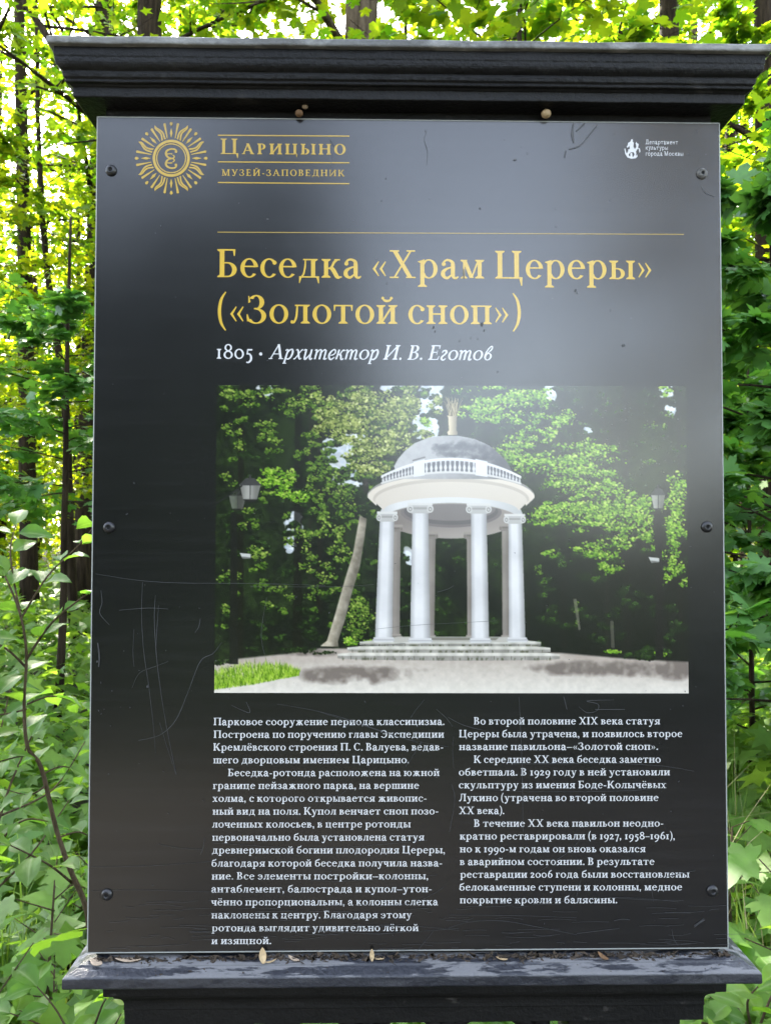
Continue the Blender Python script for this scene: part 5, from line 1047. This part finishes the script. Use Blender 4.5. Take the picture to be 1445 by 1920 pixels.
for pts, w in (([(268, 1092), (266, 1150), (270, 1220), (280, 1290), (288, 1360), (292, 1412)], .8), ([(292, 1116), (290, 1160), (294, 1230), (304, 1310), (318, 1390), (331, 1452)], .9), ([(298, 1135), (294, 1190), (293, 1215)], .6), ([(260, 1388), (300, 1378), (330, 1350), (352, 1300), (376, 1240), (400, 1225), (416, 1204)], .9),
    ([(180, 1076), (260, 1088), (340, 1093), (480, 1094), (610, 1098)], .55), ([(224, 1144), (280, 1140), (316, 1142)], .6), ([(248, 1290), (262, 1262), (290, 1250), (316, 1240)], .45), ([(300, 1355), (312, 1395), (330, 1450)], .5), ([(252, 1180), (250, 1220), (252, 1250)], .5),
    ([(376, 1160), (373, 1175), (366, 1186)], .7), ([(384, 1570), (381, 1590), (376, 1602)], .7), ([(300, 1583), (340, 1590), (380, 1592)], .5), ([(172, 1625), (280, 1623), (400, 1615)], .45), ([(172, 1670), (260, 1668), (420, 1672), (600, 1668)], .4),
    ([(434, 1322), (468, 1336), (462, 1316)], .8), ([(520, 1320), (580, 1330), (640, 1345), (720, 1372), (800, 1398)], .5), ([(600, 1335), (680, 1360), (760, 1385), (840, 1400)], .45), ([(795, 1312), (780, 1330), (770, 1345)], .6), ([(818, 1330), (835, 1345), (848, 1362)], .5), ([(760, 1438), (775, 1415), (790, 1390)], .6),
    ([(840, 1345), (870, 1360), (910, 1370)], .6), ([(972, 1306), (974, 1340), (978, 1440), (980, 1560)], .5), ([(1084, 1325), (1100, 1336), (1118, 1332), (1120, 1320), (1100, 1314), (1150, 1312)], .9), ([(1115, 1330), (1170, 1330)], .9), ([(1056, 1306), (1062, 1330)], .8), ([(1000, 1432), (1120, 1430), (1240, 1436), (1300, 1446)], .45), ([(960, 1432), (1040, 1432), (1110, 1431)], .5),
    ([(842, 1560), (852, 1500), (846, 1470)], .6), ([(880, 1478), (1000, 1484), (1180, 1482), (1240, 1474)], .45), ([(1000, 1640), (1060, 1600), (1090, 1570)], .5), ([(1090, 1640), (1080, 1680)], .5), ([(1220, 1665), (1224, 1690)], .7), ([(1248, 1643), (1302, 1632)], .9),
    ([(840, 1740), (880, 1728), (940, 1726), (1010, 1738), (1080, 1752)], .7), ([(840, 1715), (960, 1716), (1080, 1720)], .45), ([(1150, 1726), (1164, 1723), (1180, 1724)], 1.2), ([(1080, 1750), (1160, 1740)], .8), ([(1258, 1742), (1262, 1760), (1270, 1772)], .6), ([(1300, 1735), (1318, 1722)], 1.2), ([(1140, 1682), (1200, 1686), (1280, 1688)], .5), ([(960, 1684), (1060, 1690), (1160, 1682), (1270, 1690)], .45),
    ([(700, 1700), (780, 1690), (830, 1664)], .5), ([(560, 1740), (700, 1750), (860, 1740)], .45), ([(780, 1785), (800, 1760), (812, 1745)], .6), ([(610, 1745), (760, 1736), (860, 1744)], .5), ([(400, 1650), (520, 1645), (640, 1652), (820, 1640)], .4), ([(400, 1580), (600, 1590), (800, 1575)], .35), ([(470, 1490), (560, 1496), (640, 1490)], .4), ([(600, 1545), (620, 1510), (650, 1480)], .5),
    ([(850, 1440), (848, 1400), (850, 1380)], .4), ([(500, 1240), (490, 1190), (500, 1120)], .4), ([(820, 1110), (840, 1104), (850, 1098)], .5), ([(640, 1200), (700, 1210), (760, 1206)], .35), ([(700, 1180), (780, 1172), (930, 1164)], .4), ([(470, 1100), (620, 1100), (700, 1096)], .35), ([(190, 1107), (192, 1130), (188, 1150), (206, 1172)], .9)):
    p.scratch(pts, w * 1.0)
p.b.build('scratch_pattern', M['scratch'], panel)
p = Marks(.0009)
for i in range(150):
    x, y = rnd.uniform(185, 1340), rnd.choice([rnd.uniform(240, 1780), rnd.uniform(1000, 1780)])
    p.blot(x, y, rnd.uniform(.35, 1.0), rnd.uniform(1, 2.5), rnd.uniform(0, 3))
for x, y, r in ((277, 1287, 4), (186, 1220, 3), (190, 1280, 2.2), (183, 1240, 3.5), (320, 962, 1.5), (196, 1330, 1.5), (186, 1332, 2)): p.blot(x, y, r * .8, .7, .2)
p.scratch([(184, 1205), (187, 1230), (186, 1250)], 2.2); p.scratch([(1300, 1738), (1312, 1728), (1320, 1724)], 1.6)
for i in range(120):
    x = rnd.uniform(200, 1350); y = rnd.uniform(1690, 1782); l = rnd.uniform(10, 90); p.scratch([(x, y), (x + l * .5, y + rnd.uniform(-2, 2)), (x + l, y + rnd.uniform(-3, 3))], rnd.uniform(.12, .3))
p.b.build('speck_pattern', M['scratch'], panel)
p = Marks(.0008)
for x, y, r, a in ((502, 411, 4.5, 1), (1078, 545, 6, .8), (1081, 550, 4, .7), (1040, 424, 2.5, .5), (1143, 582, 4, .6), (1168, 648, 6, 1.1), (1035, 560, 3, .6), (812, 614, 6.5, .7), (815, 622, 5, .5), (903, 608, 8, 1), (907, 620, 5, .6), (899, 391, 4, 1.2), (1041, 391, 3, .6), (1141, 378, 3, .6), (861, 640, 4, .5), (882, 634, 3.5, .4), (895, 636, 3.5, .5), (797, 246, 4, .5), (976, 275, 3, .5), (988, 288, 4, .4), (965, 300, 4, 1.5), (1042, 425, 3, .4), (1058, 292, 4, .4), (1306, 247, 3, .5), (779, 565, 3, .5), (1150, 252, 3, .6), (1322, 290, 3, .4), (1168, 270, 2, .4), (1283, 1296, 4, .5), (818, 1450, 3.5, .5), (818, 1457, 3, 1.3), (945, 262, 2, 1), (723, 335, 3, 1), (865, 708, 2.5, .3), (725, 532, 3, .8), (1036, 432, 2, .5), (928, 444, 2, .5), (1190, 441, 2.5, .5), (705, 485, 2, 1), (640, 330, 3, .3), (620, 265, 2, .5), (555, 290, 2.5, .6)): p.blot(x, y, r * .5, a, .3)
p.scratch([(800, 245), (795, 262), (801, 285), (799, 310)], .8); p.scratch([(1074, 232), (1072, 250), (1075, 268)], 2.6); p.scratch([(1118, 236), (1100, 258), (1085, 274), (1066, 280)], 2.4); p.scratch([(1095, 232), (1080, 246)], 2.5)
p.scratch([(1314, 350), (1322, 362), (1338, 368)], .8); p.scratch([(1060, 283), (1058, 296)], 2.5); p.scratch([(618, 262), (626, 274)], 1.2); p.scratch([(622, 292), (620, 330)], .7); p.scratch([(869, 505), (869, 522)], 1.6)
p.b.build('stain_pattern', M['grime'], panel)

# crumbs of soil caught behind the ledge
flat_mat('litter', (.075, .055, .038), 1.0)
def litter():
    R = np.random.default_rng(31); n = 1500; x = R.uniform(-.445, .452, n); o = np.abs(R.normal(0, .0035, n)) + .0008; dens = .5 + .5 * np.sin(x * 31 + 2) * np.sin(x * 12.7); keep = R.random(n) < .35 + .65 * dens; x, o = x[keep], o[keep]; n = len(x)
    k2 = 140; x = np.concatenate([x, R.uniform(-.45, .46, k2)]); o = np.concatenate([o, R.uniform(.003, .026, k2)]); n = len(x)
    z = -.6015 + R.random(n) * .005 * np.clip(1 - o / .009, 0, 1) - np.interp(o, [0, .0125, .0135, .0268], [0, .0020, .0040, .0095]); s = R.uniform(.0006, .0030, n); s[-k2:] *= .45; V = np.array([(-1, -1, -1), (1, -1, -.6), (0, 1, -1), (.1, 0, 1)], float); F = np.array([(0, 1, 2), (0, 1, 3), (1, 2, 3), (2, 0, 3)])
    A_ = R.normal(0, 1, (n, 3, 3)); P = np.einsum('kj,nij->nki', V, A_ * .6) * s[:, None, None]; P[..., 0] *= 1.6; P += np.stack([x, -o - OY, z + ZC], -1)[:, None, :]
    # nothing may sink into the ledge or the board
    me = faces_mesh('soil_litter', P.reshape(-1, 3), (F[None] + (np.arange(n) * 4)[:, None, None]).reshape(-1, 3), M['litter']); o_ = link_mesh('soil_litter', me, None); tag(o_, 'brown crumbs of soil and bark lying along the back of the ledge', 'litter', kind='stuff')
litter()
flat_mat('dry_wing', (.55, .40, .22), .7); flat_mat('dry_brown', (.20, .11, .05), .8); flat_mat('dry_pale', (.50, .38, .27), .8)
def curled(name, label, cat, loc, size, rz, tilt, mat, curl=.5, slim=.35, group=None):
    rows = 8; V, F = [], []
    for i in range(rows + 1):
        t = i / rows; w = slim * math.sin(math.pi * min(1, t * .93 + .07)) ** .8
        for s in (-1, -.33, .33, 1): V.append((s * w * size, (t - .5) * size, size * (curl * (t - .5) ** 2 + .45 * curl * abs(s) * w)))
    for i in range(rows):
        for c in range(3): F.append((i * 4 + c, i * 4 + c + 1, i * 4 + c + 5, i * 4 + c + 4))
    me = bpy.data.meshes.new(name); me.from_pydata(V, [], F); me.polygons.foreach_set('use_smooth', [True] * len(F)); o = link_mesh(name, me, M[mat]); o.location = loc; o.rotation_euler = (tilt, 0, rz); md = o.modifiers.new('thickness', 'SOLIDIFY'); md.thickness = .0004
    tag(o, label, cat, group); return o
def on_ledge(px, o): 
    z = np.interp(o, [.004, .0125, .0268], [-.6012, -.6030, -.6105]); q = at(px, 1800, -o); return Vector((q.x, -o - OY, z + ZC))
L = on_ledge(492, .008); curled('maple_seed', 'tan winged seed standing upright on the ledge under the left text column', 'seed', L + Vector((0, 0, .0085)), .020, .4, 1.25, 'dry_wing', .7, .26)
L = on_ledge(508, .010); curled('dry_leaf', 'short curled tan stalk lying beside the upright winged seed', 'leaf', L + Vector((0, 0, .001)), .016, -1.2, .1, 'dry_wing', .5, .12)
L = on_ledge(697, .006); curled('maple_seed', 'small orange seed wing standing on the ledge below the middle of the board', 'seed', L + Vector((0, 0, .0065)), .016, .1, 1.4, 'dry_wing', .5, .2)
L = on_ledge(706, .006); curled('dry_leaf', 'thin tan sliver lying at the foot of the small orange wing', 'leaf', L + Vector((0, 0, .001)), .020, 1.4, .05, 'dry_wing', .3, .1)
L = on_ledge(180, .009); curled('dry_leaf', 'pale peach leaf scrap on the left corner of the ledge', 'leaf', L + Vector((0, 0, .0012)), .018, 1.3, .3, 'dry_pale', .3, .42)
L = on_ledge(240, .006); curled('dry_leaf', 'long rolled brown leaf by the left end of the ledge', 'leaf', L + Vector((0, 0, .0018)), .036, 1.6, .05, 'dry_pale', .25, .14)
L = on_ledge(1128, .008); curled('dry_leaf', 'curled dark brown leaf on the right half of the ledge', 'leaf', L + Vector((0, 0, .0018)), .016, .9, .4, 'dry_brown', .9, .3)
L = on_ledge(940, .009); curled('dry_leaf', 'pale twisted scrap on the middle of the ledge', 'leaf', L + Vector((0, 0, .0012)), .016, 1.3, .1, 'dry_wing', .5, .16)
L = on_ledge(550, .006); curled('dry_leaf', 'greyish flake among the soil right of the upright winged seed', 'leaf', L + Vector((0, 0, .001)), .018, 1.1, .2, 'dry_pale', .6, .2)
for px, py, r, mt, lb in ((1023, 214, .0072, 'dry_wing', 'round yellow cocoon under the cornice, right of the middle'), (561, 213, .0058, 'dry_brown', 'small brown cocoon under the left half of the cornice'), (572, 200, .0045, 'dry_pale', 'tiny grey cocoon tucked above the small brown one')):
    q = at(px, py, -.0065); b = MB(); b.lathe((0, 0, 0), (0, 0, 1), [(r * math.sin(a) * 1.0, -r * .85 * math.cos(a)) for a in [math.pi * i / 10 for i in range(11)]], 14); o = b.build('cocoon', M[mt]); o.location = (q.x, -.0075 - OY, q.z); tag(o, lb, 'cocoon')
